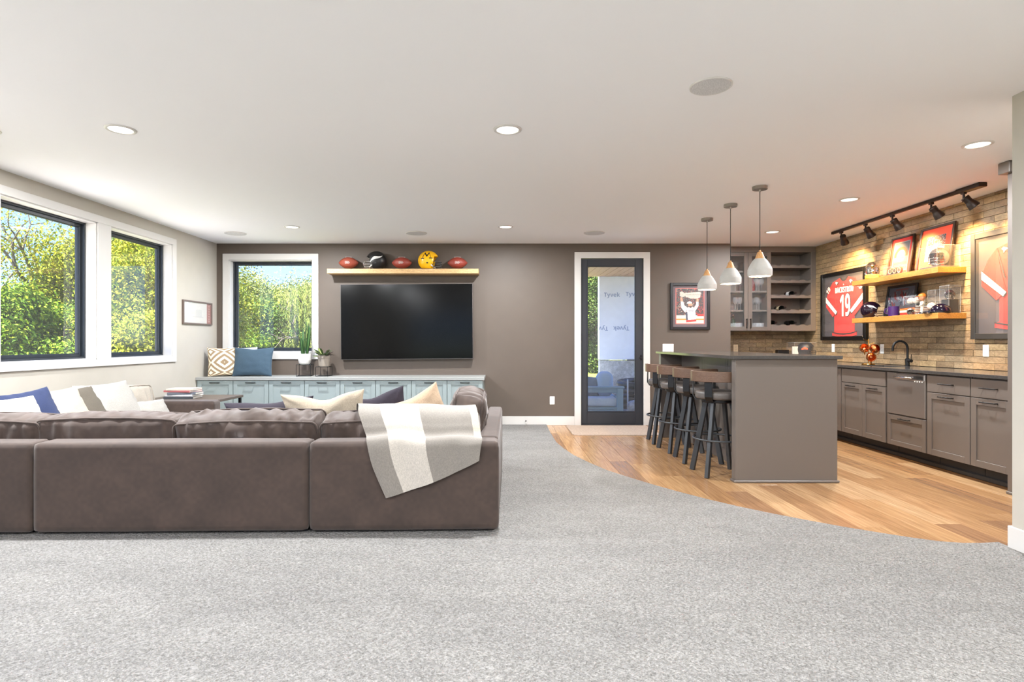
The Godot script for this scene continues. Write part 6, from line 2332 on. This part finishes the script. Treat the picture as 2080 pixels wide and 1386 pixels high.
func jersey_frame(zc: float, yc: float, label: String, full: bool) -> void:
	var t := on_wall("jersey_frame", label, "framed jersey", XR - 0.008, yc, zc, "framed red jerseys on the brick wall")
	var w := 0.54
	var h := 0.487 if full else 0.528
	var fm := plain("black shadow box frame", Color(0.05, 0.045, 0.045), 0.35) if full else plain("dark grey shadow box frame", Color(0.20, 0.195, 0.19), 0.4)
	var mb := MB.new()
	var b := 0.055
	for s in [[Vector3(-w, -h, 0), Vector3(-w + b, h, 0.046)], [Vector3(w - b, -h, 0), Vector3(w, h, 0.046)], [Vector3(-w + b, -h, 0), Vector3(w - b, -h + b, 0.046)], [Vector3(-w + b, h - b, 0), Vector3(w - b, h, 0.046)]]:
		mb.span(s[0], s[1], 0.003)
	part(t, "frame", mb, fm)
	box_part(t, "backing", Vector3(-w + b, -h + b, 0.0), Vector3(w - b, h - b, 0.006), plain("slate backing", Color(0.23, 0.21, 0.235), 0.8))
	var red := fabric("red jersey mesh", Color(0.80, 0.065, 0.05), 0.04, 0.2)
	var k := 0.90   # keeps the cloth clear of the frame's lip
	var flat := func(called: String, pts: Array, z0: float, z1: float, m: Material) -> void:
		var poly := PackedVector2Array()
		for p in pts:
			poly.append(Vector2(p[0], p[1]) * k)
		var q := MB.new()
		q.prism(poly, z0, z1)
		part(t, called, q, m)
	flat.call("body", [[-0.10, 0.44], [-0.28, 0.39], [-0.30, 0.20], [-0.255, 0.02], [-0.255, -0.40], [-0.315, -0.41], [-0.315, -0.465], [-0.16, -0.485], [0.0, -0.49], [0.17, -0.485], [0.33, -0.465], [0.33, -0.41], [0.275, -0.40], [0.275, 0.02], [0.32, 0.20], [0.30, 0.40], [0.12, 0.44], [0.07, 0.39], [0.01, 0.375], [-0.05, 0.39]], 0.006, 0.014, red)
	flat.call("sleeve", [[-0.28, 0.39], [-0.40, 0.27], [-0.475, 0.12], [-0.478, 0.0], [-0.285, -0.17], [-0.16, -0.08], [-0.22, 0.10]], 0.010, 0.021, red)
	flat.call("sleeve", [[0.30, 0.40], [0.42, 0.28], [0.505, 0.12], [0.508, 0.0], [0.30, -0.165], [0.18, -0.075], [0.24, 0.10]], 0.010, 0.021, red)
	var black := plain("black trim cloth", Color(0.05, 0.045, 0.05), 0.8)
	var white := plain("white twill", Color(0.92, 0.90, 0.87), 0.8)
	flat.call("sleeve_edge", [[-0.477, 0.170], [-0.478, 0.060], [-0.195, -0.145], [-0.150, -0.095]], 0.020, 0.0225, black)
	flat.call("sleeve_edge", [[0.506, 0.170], [0.508, 0.060], [0.225, -0.140], [0.172, -0.090]], 0.020, 0.0225, black)
	flat.call("sleeve_stripe", [[-0.477, 0.160], [-0.478, 0.072], [-0.200, -0.132], [-0.160, -0.092]], 0.020, 0.0235, white)
	flat.call("sleeve_stripe", [[0.506, 0.160], [0.508, 0.072], [0.230, -0.127], [0.182, -0.087]], 0.020, 0.0235, white)
	flat.call("hem_band", [[-0.318, -0.402], [-0.16, -0.428], [0.0, -0.435], [0.17, -0.428], [0.332, -0.402], [0.332, -0.416], [0.17, -0.444], [0.0, -0.452], [-0.16, -0.444], [-0.318, -0.416]], 0.013, 0.0165, black)
	flat.call("collar", [[-0.10, 0.445], [-0.05, 0.392], [0.01, 0.375], [0.07, 0.392], [0.12, 0.445], [0.09, 0.45], [0.05, 0.415], [0.01, 0.405], [-0.03, 0.415], [-0.07, 0.45]], 0.012, 0.018, black)
	# shoulder badge: a small spread bird in white on black
	for sgn in ([-1.0, 1.0] if full else [-1.0]):
		var bx: float = 0.19 * sgn + 0.01
		flat.call("badge", [[bx - 0.055, 0.375], [bx - 0.02, 0.40], [bx + 0.055, 0.372], [bx + 0.04, 0.335], [bx + 0.01, 0.345], [bx - 0.02, 0.315], [bx - 0.03, 0.345]], 0.013, 0.0165, black)
		flat.call("badge_bird", [[bx - 0.045, 0.372], [bx - 0.018, 0.391], [bx + 0.040, 0.368], [bx + 0.015, 0.358], [bx + 0.002, 0.352], [bx - 0.018, 0.330], [bx - 0.022, 0.355]], 0.016, 0.0175, white)
	if full:
		part_mesh(t, "name_lettering", word("BACKSTROM", 0.080, 0.003), white, "white name lettering", Transform3D(Basis().scaled(Vector3(0.98, 1.35, 1.0)), Vector3(0.025, 0.222, 0.0165)))
		part_mesh(t, "number_edge", word("19", 0.435, 0.003), black, "", Transform3D(Basis().scaled(Vector3(0.60, 1.02, 1.0)), Vector3(0.04, -0.005, 0.016)))
		part_mesh(t, "number", word("19", 0.42, 0.003), white, "white number 19", Transform3D(Basis().scaled(Vector3(0.565, 1.0, 1.0)), Vector3(0.04, -0.005, 0.018)))
		part_mesh(t, "sleeve_number", word("19", 0.10, 0.003), white, "", Transform3D(Basis(Vector3.BACK, 0.75), Vector3(-0.365, 0.235, 0.022)))
		part_mesh(t, "sleeve_number", word("19", 0.10, 0.003), white, "", Transform3D(Basis(Vector3.BACK, -0.75), Vector3(0.385, 0.245, 0.022)))
		flat.call("maker_mark", [[-0.012, 0.318], [0.018, 0.318], [0.003, 0.342]], 0.013, 0.0155, white)
	else:
		part_mesh(t, "name_lettering", word("O", 0.095, 0.003), white, "white first letter of the name", Transform3D(Basis().scaled(Vector3(0.9, 1.35, 1.0)), Vector3(-0.085, 0.225, 0.0165)))
		flat.call("seam", [[-0.285, 0.385], [-0.275, 0.39], [-0.165, 0.06], [-0.178, 0.055]], 0.0205, 0.0222, black)
	mb = MB.new()
	mb.quad(Vector3(-w + b, -h + b, 0.036), Vector3(w - b, -h + b, 0.036), Vector3(w - b, h - b, 0.036), Vector3(-w + b, h - b, 0.036), Vector3.BACK)
	part(t, "glass", mb, M.pane)


# ---------------------------------------------------------------- keepsakes on the two bar shelves
func poster(key: int) -> StandardMaterial3D:
	var r := RandomNumberGenerator.new()
	r.seed = 50 + key
	var img := Image.create(96, 128, false, Image.FORMAT_RGB8)
	if key == 0:   # orange arch over a blue-grey roundel
		img.fill(Color(0.86, 0.87, 0.88))
		img.fill_rect(Rect2i(5, 5, 86, 118), Color(0.42, 0.47, 0.56))
		for y in range(8, 120):
			for x in range(8, 88):
				var d := Vector2(x - 48, (y - 62) * 1.0)
				var c := Color(0.55, 0.60, 0.68)
				if d.length() < 40.0 and d.y < 4.0 and d.length() > 27.0:
					c = Color(0.90, 0.36, 0.15)
				elif d.length() < 27.0:
					c = Color(0.72, 0.76, 0.80)
				if r.randf() < 0.22 and d.length() < 38.0 and d.length() < 25.0:
					c = Color(0.24, 0.32, 0.44)
				if y > 88 and r.randf() < 0.45:
					c = Color(0.30, 0.34, 0.42)
				img.set_pixel(x, y, c)
	elif key == 1:   # a player in white before a red crowd, on ice
		img.fill(Color(0.88, 0.88, 0.90))
		for k in 420:
			img.fill_rect(Rect2i(r.randi() % 96, r.randi() % 60, 2 + r.randi() % 4, 2 + r.randi() % 5), [Color(0.70, 0.16, 0.12), Color(0.25, 0.22, 0.25), Color(0.55, 0.50, 0.52), Color(0.80, 0.30, 0.22)][r.randi() % 4])
		ink_poly(img, PackedVector2Array([Vector2(38, 40), Vector2(60, 38), Vector2(66, 78), Vector2(50, 100), Vector2(34, 84)]), Color(0.93, 0.92, 0.92), 0.05, r)
		ink_poly(img, PackedVector2Array([Vector2(44, 26), Vector2(54, 26), Vector2(56, 38), Vector2(44, 40)]), Color(0.70, 0.18, 0.14))
		ink_poly(img, PackedVector2Array([Vector2(34, 70), Vector2(66, 68), Vector2(66, 80), Vector2(36, 86)]), Color(0.72, 0.14, 0.12))
		ink_poly(img, PackedVector2Array([Vector2(36, 86), Vector2(48, 86), Vector2(40, 114), Vector2(30, 112)]), Color(0.16, 0.18, 0.30))
		ink_poly(img, PackedVector2Array([Vector2(52, 84), Vector2(66, 80), Vector2(72, 110), Vector2(62, 112)]), Color(0.16, 0.18, 0.30))
		ink_poly(img, PackedVector2Array([Vector2(16, 108), Vector2(62, 62), Vector2(65, 64), Vector2(20, 112)]), Color(0.20, 0.14, 0.12))
	else:   # white, red and navy shards with pale lettering bars
		img.fill(Color(0.50, 0.51, 0.58))
		for k in 130:
			var a := Vector2(r.randi() % 96, 20 + r.randi() % 100)
			var d := Vector2(r.randf_range(-9, 9), r.randf_range(6, 26))
			ink_poly(img, PackedVector2Array([a, a + d, a + d + Vector2(4, -3), a + Vector2(3, -6)]), [Color(0.86, 0.86, 0.88), Color(0.70, 0.12, 0.12), Color(0.16, 0.18, 0.30), Color(0.62, 0.64, 0.70)][r.randi() % 4])
		img.fill_rect(Rect2i(26, 8, 44, 6), Color(0.75, 0.30, 0.28))
	var m := plain("poster print", Color(0.50, 0.50, 0.50), 0.6)
	m.albedo_texture = ImageTexture.create_from_image(img)
	return m


# a frame that leans back on the wall, standing on a shelf
func leaning_frame(label: String, at: Vector3, w: float, h: float, b: float, mat_w: float, frame_m: Material, mat_m: Material, pic: Material) -> void:
	var t := on_wall("leaning_frame", label, "picture", at.x, at.y, at.z, "framed pictures leaning on the shelves")
	t.basis = t.basis * Basis(Vector3.RIGHT, -0.15)
	var mb := MB.new()
	for s in [[Vector3(-w * 0.5, 0, 0), Vector3(-w * 0.5 + b, h, 0.02)], [Vector3(w * 0.5 - b, 0, 0), Vector3(w * 0.5, h, 0.02)], [Vector3(-w * 0.5 + b, 0, 0), Vector3(w * 0.5 - b, b, 0.02)], [Vector3(-w * 0.5 + b, h - b, 0), Vector3(w * 0.5 - b, h, 0.02)]]:
		mb.span(s[0], s[1], 0.002)
	part(t, "frame", mb, frame_m)
	box_part(t, "mat_board", Vector3(-w * 0.5 + b, b, 0.002), Vector3(w * 0.5 - b, h - b, 0.008), mat_m)
	var q := b + mat_w
	mb = MB.new()
	mb.picture(Vector3(-w * 0.5 + q, h - q, 0.0086), Vector3(w * 0.5 - q, h - q, 0.0086), Vector3(w * 0.5 - q, q, 0.0086), Vector3(-w * 0.5 + q, q, 0.0086), Vector3.BACK)
	part(t, "print", mb, pic)


func baseball(label: String, at: Vector3, r: float) -> void:
	var t := thing("baseball", label, "ball", at, rng.randf() * 3.0, "baseballs on the lower bar shelf")
	var mb := MB.new()
	var prof := []
	for k in 15:
		var a := -PI / 2 + PI * k / 14.0
		prof.append(Vector2(maxf(0.0, cos(a)) * r, r + sin(a) * r))
	mb.lathe(prof, 24, Transform3D(), true)
	part(t, "ball", mb, fabric("baseball leather", Color(0.88, 0.83, 0.74), 0.02, 0.0))
	mb = MB.new()
	var path := []
	for k in 40:
		var a := TAU * k / 40.0
		var v := Vector3(cos(a) + 0.35 * cos(3.0 * a), sin(a) - 0.35 * sin(3.0 * a), 1.15 * sin(2.0 * a)).normalized()
		path.append(Vector3(0, r, 0) + v * r * 1.003)
	mb.tube(path, r * 0.035, 5, true)
	part(t, "seam", mb, plain("red seam", Color(0.62, 0.14, 0.12), 0.7))


func build_shelf_things() -> void:
	var up := 2.012
	var lo := 1.536
	var black := plain("black moulding", Color(0.06, 0.055, 0.06), 0.35)
	var bronze_frame := plain("dark bronze moulding", Color(0.18, 0.13, 0.10), 0.4)
	leaning_frame("orange and blue poster with a red border leaning on the upper shelf", Vector3(4.70, up, -6.95), 0.40, 0.48, 0.022, 0.040, bronze_frame, plain("red mat", Color(0.70, 0.13, 0.10), 0.7), poster(0))
	leaning_frame("hockey photo with a broad orange-red mat, leaning on the upper shelf near its end", Vector3(4.70, up, -6.40), 0.50, 0.50, 0.026, 0.085, bronze_frame, plain("orange red mat", Color(0.80, 0.27, 0.16), 0.7), poster(1))
	leaning_frame("red, white and navy print in a black frame, leaning on the lower shelf", Vector3(4.70, lo, -6.94), 0.52, 0.38, 0.030, 0.0, black, black, poster(2))

	var mini := "mini helmets on the bar shelves"
	var h := thing("mini_helmet", "silver-topped mini helmet with a yellow base at the niche end of the upper shelf", "helmet", Vector3(4.60, up + 0.035, -7.28), -2.2, mini)
	helmet(h, 0.72, M.chrome, M.chrome, M.trim, [], M.steel)
	box_part(h, "stand", Vector3(-0.075, -0.035, -0.075), Vector3(0.075, 0.02, 0.075), plain("yellow stand", Color(0.85, 0.66, 0.22), 0.4), 0.012)
	h = thing("mini_helmet", "dark purple mini helmet with a chrome mask at the niche end of the lower shelf", "helmet", Vector3(4.60, lo, -7.30), -0.5, mini)
	helmet(h, 0.80, plain("dark purple shell", Color(0.10, 0.045, 0.10), 0.15), M.chrome, M.trim, [[[62, 8, 2], [78, 20, 6], [98, 26, 7], [120, 32, 2]]], M.white_plastic)
	h = thing("mini_helmet", "small chrome caged helmet inside the large clear case on the upper shelf", "helmet", Vector3(4.64, up + 0.022, -6.22), -2.6, mini)
	helmet(h, 0.80, plain("silver shell", Color(0.66, 0.65, 0.63), 0.2, 0.8), M.chrome, M.trim, [], M.chrome)
	var cs := thing("display_case", "large clear display case at the near end of the upper shelf", "display case", Vector3(4.64, up, -6.22), 0.0, "clear cases on the bar shelves")
	clear_box(cs, 0.24, 0.235, 0.26)
	box_part(cs, "base", Vector3(-0.118, 0.0, -0.128), Vector3(0.118, 0.018, 0.128), M.table_wood, 0.003)
	# pair of pucks in a low clear box
	cs = thing("display_case", "low clear case with two ringed pucks on the upper shelf between the framed pictures", "display case", Vector3(4.58, up, -6.83), -PI / 2, "clear cases on the bar shelves")
	clear_box(cs, 0.27, 0.105, 0.085)
	box_part(cs, "base", Vector3(-0.133, 0.0, -0.041), Vector3(0.133, 0.012, 0.041), M.table_wood, 0.002)
	for s in [[-0.072, Color(0.30, 0.23, 0.16), "dark bronze ringed puck"], [0.005, Color(0.34, 0.26, 0.18), "bronze ringed puck"], [0.084, Color(0.62, 0.20, 0.13), "red puck"]]:
		var pk := thing("puck", s[2] + " inside the low clear case on the upper shelf", "puck", cs.position + Vector3(0.0, 0.052, s[0]), -PI / 2, "pucks in the low clear case")
		var m2 := MB.new()
		m2.lathe([Vector2(0, -0.012), Vector2(0.036, -0.012), Vector2(0.038, -0.008), Vector2(0.038, 0.008), Vector2(0.036, 0.012), Vector2(0, 0.012)], 24, Transform3D(Basis(Vector3.RIGHT, PI / 2), Vector3.ZERO))
		part(pk, "disc", m2, plain("puck rubber", s[1], 0.5))
		m2 = MB.new()
		m2.lathe([Vector2(0.022, 0.0125), Vector2(0.029, 0.0145), Vector2(0.030, 0.0125)], 24, Transform3D(Basis(Vector3.RIGHT, PI / 2), Vector3.ZERO))
		part(pk, "ring", m2, plain("brassy print", Color(0.80, 0.70, 0.50), 0.4))

	# lower shelf: mug, books, baseball case, figure, cap
	var purple := plain("purple glaze", Color(0.24, 0.12, 0.36), 0.25)
	var mug := thing("mug", "purple mug in front of the leaning print on the lower shelf", "mug", Vector3(4.57, lo, -6.84), 2.6)
	var mb := MB.new()
	mb.lathe([Vector2(0, 0), Vector2(0.050, 0), Vector2(0.053, 0.004), Vector2(0.055, 0.112), Vector2(0.051, 0.112), Vector2(0.049, 0.01), Vector2(0, 0.01)], 28)
	part(mug, "cup", mb, purple)
	mb = MB.new()
	mb.tube([Vector3(0.052, 0.090, 0), Vector3(0.085, 0.082, 0), Vector3(0.087, 0.040, 0), Vector3(0.053, 0.026, 0)], 0.006, 8)
	part(mug, "handle", mb, purple)
	var y := lo
	var i := 0
	for d in [["red book at the bottom of the stack on the lower bar shelf", 0.030, Color(0.72, 0.16, 0.12)], ["cream book second from the bottom on the lower bar shelf", 0.026, Color(0.86, 0.79, 0.66)], ["orange book third from the bottom on the lower bar shelf", 0.024, Color(0.80, 0.42, 0.20)], ["dark book topmost of the stack on the lower bar shelf", 0.028, Color(0.26, 0.24, 0.25)]]:
		var b := thing("book", d[0], "book", Vector3(4.64, y, -6.60), -PI / 2 + 0.05 * (i % 2), "books on the lower bar shelf")
		book(b, 0.235, 0.16, d[1], plain("bar book cover %d" % i, d[2], 0.5))
		y += d[1] + 0.0005
		i += 1
	cs = thing("display_case", "clear case with two baseballs standing on the books of the lower shelf", "display case", Vector3(4.63, y, -6.585), -PI / 2, "clear cases on the bar shelves")
	clear_box(cs, 0.20, 0.105, 0.10)
	box_part(cs, "base", Vector3(-0.098, 0.0, -0.048), Vector3(0.098, 0.010, 0.048), black, 0.002)
	baseball("baseball in the clear case on the books, on the mug's side", Vector3(4.63, y + 0.010, -6.632), 0.040)
	baseball("baseball in the clear case on the books, beside the bobble figure", Vector3(4.63, y + 0.010, -6.545), 0.040)
	h = thing("mini_helmet", "tiny silver helmet in front of the book stack on the lower shelf", "helmet", Vector3(4.53, lo, -6.50), -2.2, mini)
	helmet(h, 0.30, plain("grey shell", Color(0.50, 0.50, 0.52), 0.2, 0.5), M.chrome, M.trim, [], M.chrome)
	bobble(Vector3(4.56, lo, -6.36))
	cs = thing("display_case", "tall clear case behind the bobble figure on the lower shelf", "display case", Vector3(4.69, lo, -6.33), 0.0, "clear cases on the bar shelves")
	clear_box(cs, 0.10, 0.26, 0.11)
	cs = thing("display_case", "tall clear case with a dark mini helmet at the near end of the lower shelf", "display case", Vector3(4.70, lo, -6.15), 0.0, "clear cases on the bar shelves")
	clear_box(cs, 0.12, 0.29, 0.13)
	box_part(cs, "plinth", Vector3(-0.05, 0.0, -0.055), Vector3(0.05, 0.145, 0.055), black, 0.003)
	h = thing("mini_helmet", "maroon mini helmet high inside the tall clear case on the lower shelf", "helmet", Vector3(4.70, lo + 0.146, -6.15), -2.4, mini)
	helmet(h, 0.40, plain("maroon shell", Color(0.19, 0.05, 0.08), 0.2), M.steel, M.trim, [], M.steel)
	baseball("loose baseball on a ring stand next to the dark cap on the lower shelf", Vector3(4.58, lo + 0.035, -6.245), 0.043)
	mb = MB.new()
	mb.lathe([Vector2(0.034, 0), Vector2(0.030, 0.012), Vector2(0.020, 0.018), Vector2(0.026, 0.042), Vector2(0.022, 0.042), Vector2(0.016, 0.016)], 20)
	var rs := solo("ring_stand", mb, M.charcoal_metal, "small dark ring stand under the loose baseball on the lower shelf", "stand")
	rs.position = Vector3(4.58, lo, -6.245)
	# batting-helmet style cap: crown and peak
	var cap := thing("batting_helmet", "glossy dark purple batting helmet at the near end of the lower shelf", "helmet", Vector3(4.585, lo, -6.125), 2.4)
	mb = MB.new()
	var rows := []
	for a in 10:
		var el := PI / 2 - (PI / 2 - 0.0) * a / 9.0
		var row := PackedVector3Array()
		for k in 32:
			var p := TAU * k / 32.0
			row.append(Vector3(cos(el) * cos(p) * 0.092, 0.018 + sin(el) * 0.082, cos(el) * sin(p) * 0.078))
		rows.append(row)
	mb.grid(rows, true)
	part(cap, "crown", mb, plain("glossy purple shell", Color(0.07, 0.045, 0.12), 0.1))
	mb = MB.new()
	var brim := PackedVector2Array()
	for k in 17:
		var p := -PI / 2 + PI * k / 16.0
		brim.append(Vector2(0.05 + cos(p) * 0.105, sin(p) * 0.072))
	mb.prism(brim, 0.012, 0.020, Transform3D(Basis(Vector3.RIGHT, Vector3.BACK, Vector3.UP), Vector3.ZERO))
	part(cap, "peak", mb, plain("glossy purple shell", Color(0.07, 0.045, 0.12), 0.1))
	mb = MB.new()
	mb.lathe([Vector2(0.093, 0.0), Vector2(0.094, 0.02)], 32, Transform3D(Basis().scaled(Vector3(1, 1, 0.85)), Vector3.ZERO))
	part(cap, "rim", mb, plain("dark rim", Color(0.05, 0.05, 0.06), 0.4))


func bobble(at: Vector3) -> void:
	var t := thing("bobble_figure", "small painted bobble figure of a ballplayer in white with an orange cap, lower shelf", "figurine", at, -PI / 2 - 0.5)
	var mb := MB.new()
	mb.lathe([Vector2(0, 0), Vector2(0.040, 0), Vector2(0.042, 0.006), Vector2(0.038, 0.014), Vector2(0, 0.014)], 24)
	part(t, "base", mb, plain("black base", Color(0.06, 0.055, 0.06), 0.35))
	# one continuous little body: legs, hips, chest, neck
	var body := MB.new()
	var white := plain("white painted uniform", Color(0.90, 0.86, 0.78), 0.5)
	for s in [-1.0, 1.0]:
		body.tube([Vector3(s * 0.016, 0.014, 0.004), Vector3(s * 0.017, 0.045, 0.003), Vector3(s * 0.012, 0.082, 0)], [0.010, 0.011, 0.014], 12)
		body.tube([Vector3(s * 0.024, 0.128, 0), Vector3(s * 0.040, 0.105, 0.006), Vector3(s * 0.028, 0.090, 0.022)], [0.010, 0.009, 0.007], 10)
	body.lathe([Vector2(0, 0.072), Vector2(0.022, 0.076), Vector2(0.025, 0.095), Vector2(0.029, 0.120), Vector2(0.024, 0.135), Vector2(0.008, 0.142), Vector2(0.007, 0.150)], 20, Transform3D(Basis().scaled(Vector3(1, 1, 0.72)), Vector3.ZERO), true)
	part(t, "body", body, white)
	mb = MB.new()
	var prof := []
	for k in 13:
		var a := -PI / 2 + PI * k / 12.0
		prof.append(Vector2(maxf(0.0, cos(a)) * (0.030 if a < 0.0 else 0.033), 0.180 + sin(a) * 0.037))
	mb.lathe(prof, 22, Transform3D(), true)
	mb.box(Vector3(0, 0.175, 0.034), Vector3(0.008, 0.012, 0.010), 0.003)
	for s in [-1.0, 1.0]:
		mb.box(Vector3(s * 0.034, 0.176, 0.0), Vector3(0.006, 0.014, 0.010), 0.002)
	part(t, "head", mb, plain("painted skin", Color(0.74, 0.52, 0.38), 0.5))
	mb = MB.new()
	for s in [-1.0, 1.0]:
		mb.box(Vector3(s * 0.012, 0.183, 0.0305), Vector3(0.006, 0.004, 0.003), 0.001)
	mb.box(Vector3(0, 0.163, 0.0275), Vector3(0.014, 0.003, 0.003), 0.001)
	part(t, "face", mb, plain("dark paint", Color(0.10, 0.07, 0.06), 0.5))
	mb = MB.new()
	mb.lathe([Vector2(0.0355, 0.190), Vector2(0.035, 0.205), Vector2(0.026, 0.222), Vector2(0, 0.228)], 22, Transform3D(), true)
	mb.box(Vector3(0, 0.192, 0.042), Vector3(0.042, 0.004, 0.030), 0.0015)
	part(t, "cap", mb, plain("orange paint", Color(0.86, 0.46, 0.12), 0.45))
	mb = MB.new()
	for s in [-1.0, 1.0]:
		mb.box(Vector3(s * 0.016, 0.018, 0.010), Vector3(0.018, 0.012, 0.030), 0.003)
	part(t, "shoe", mb, plain("black paint", Color(0.06, 0.06, 0.06), 0.4))
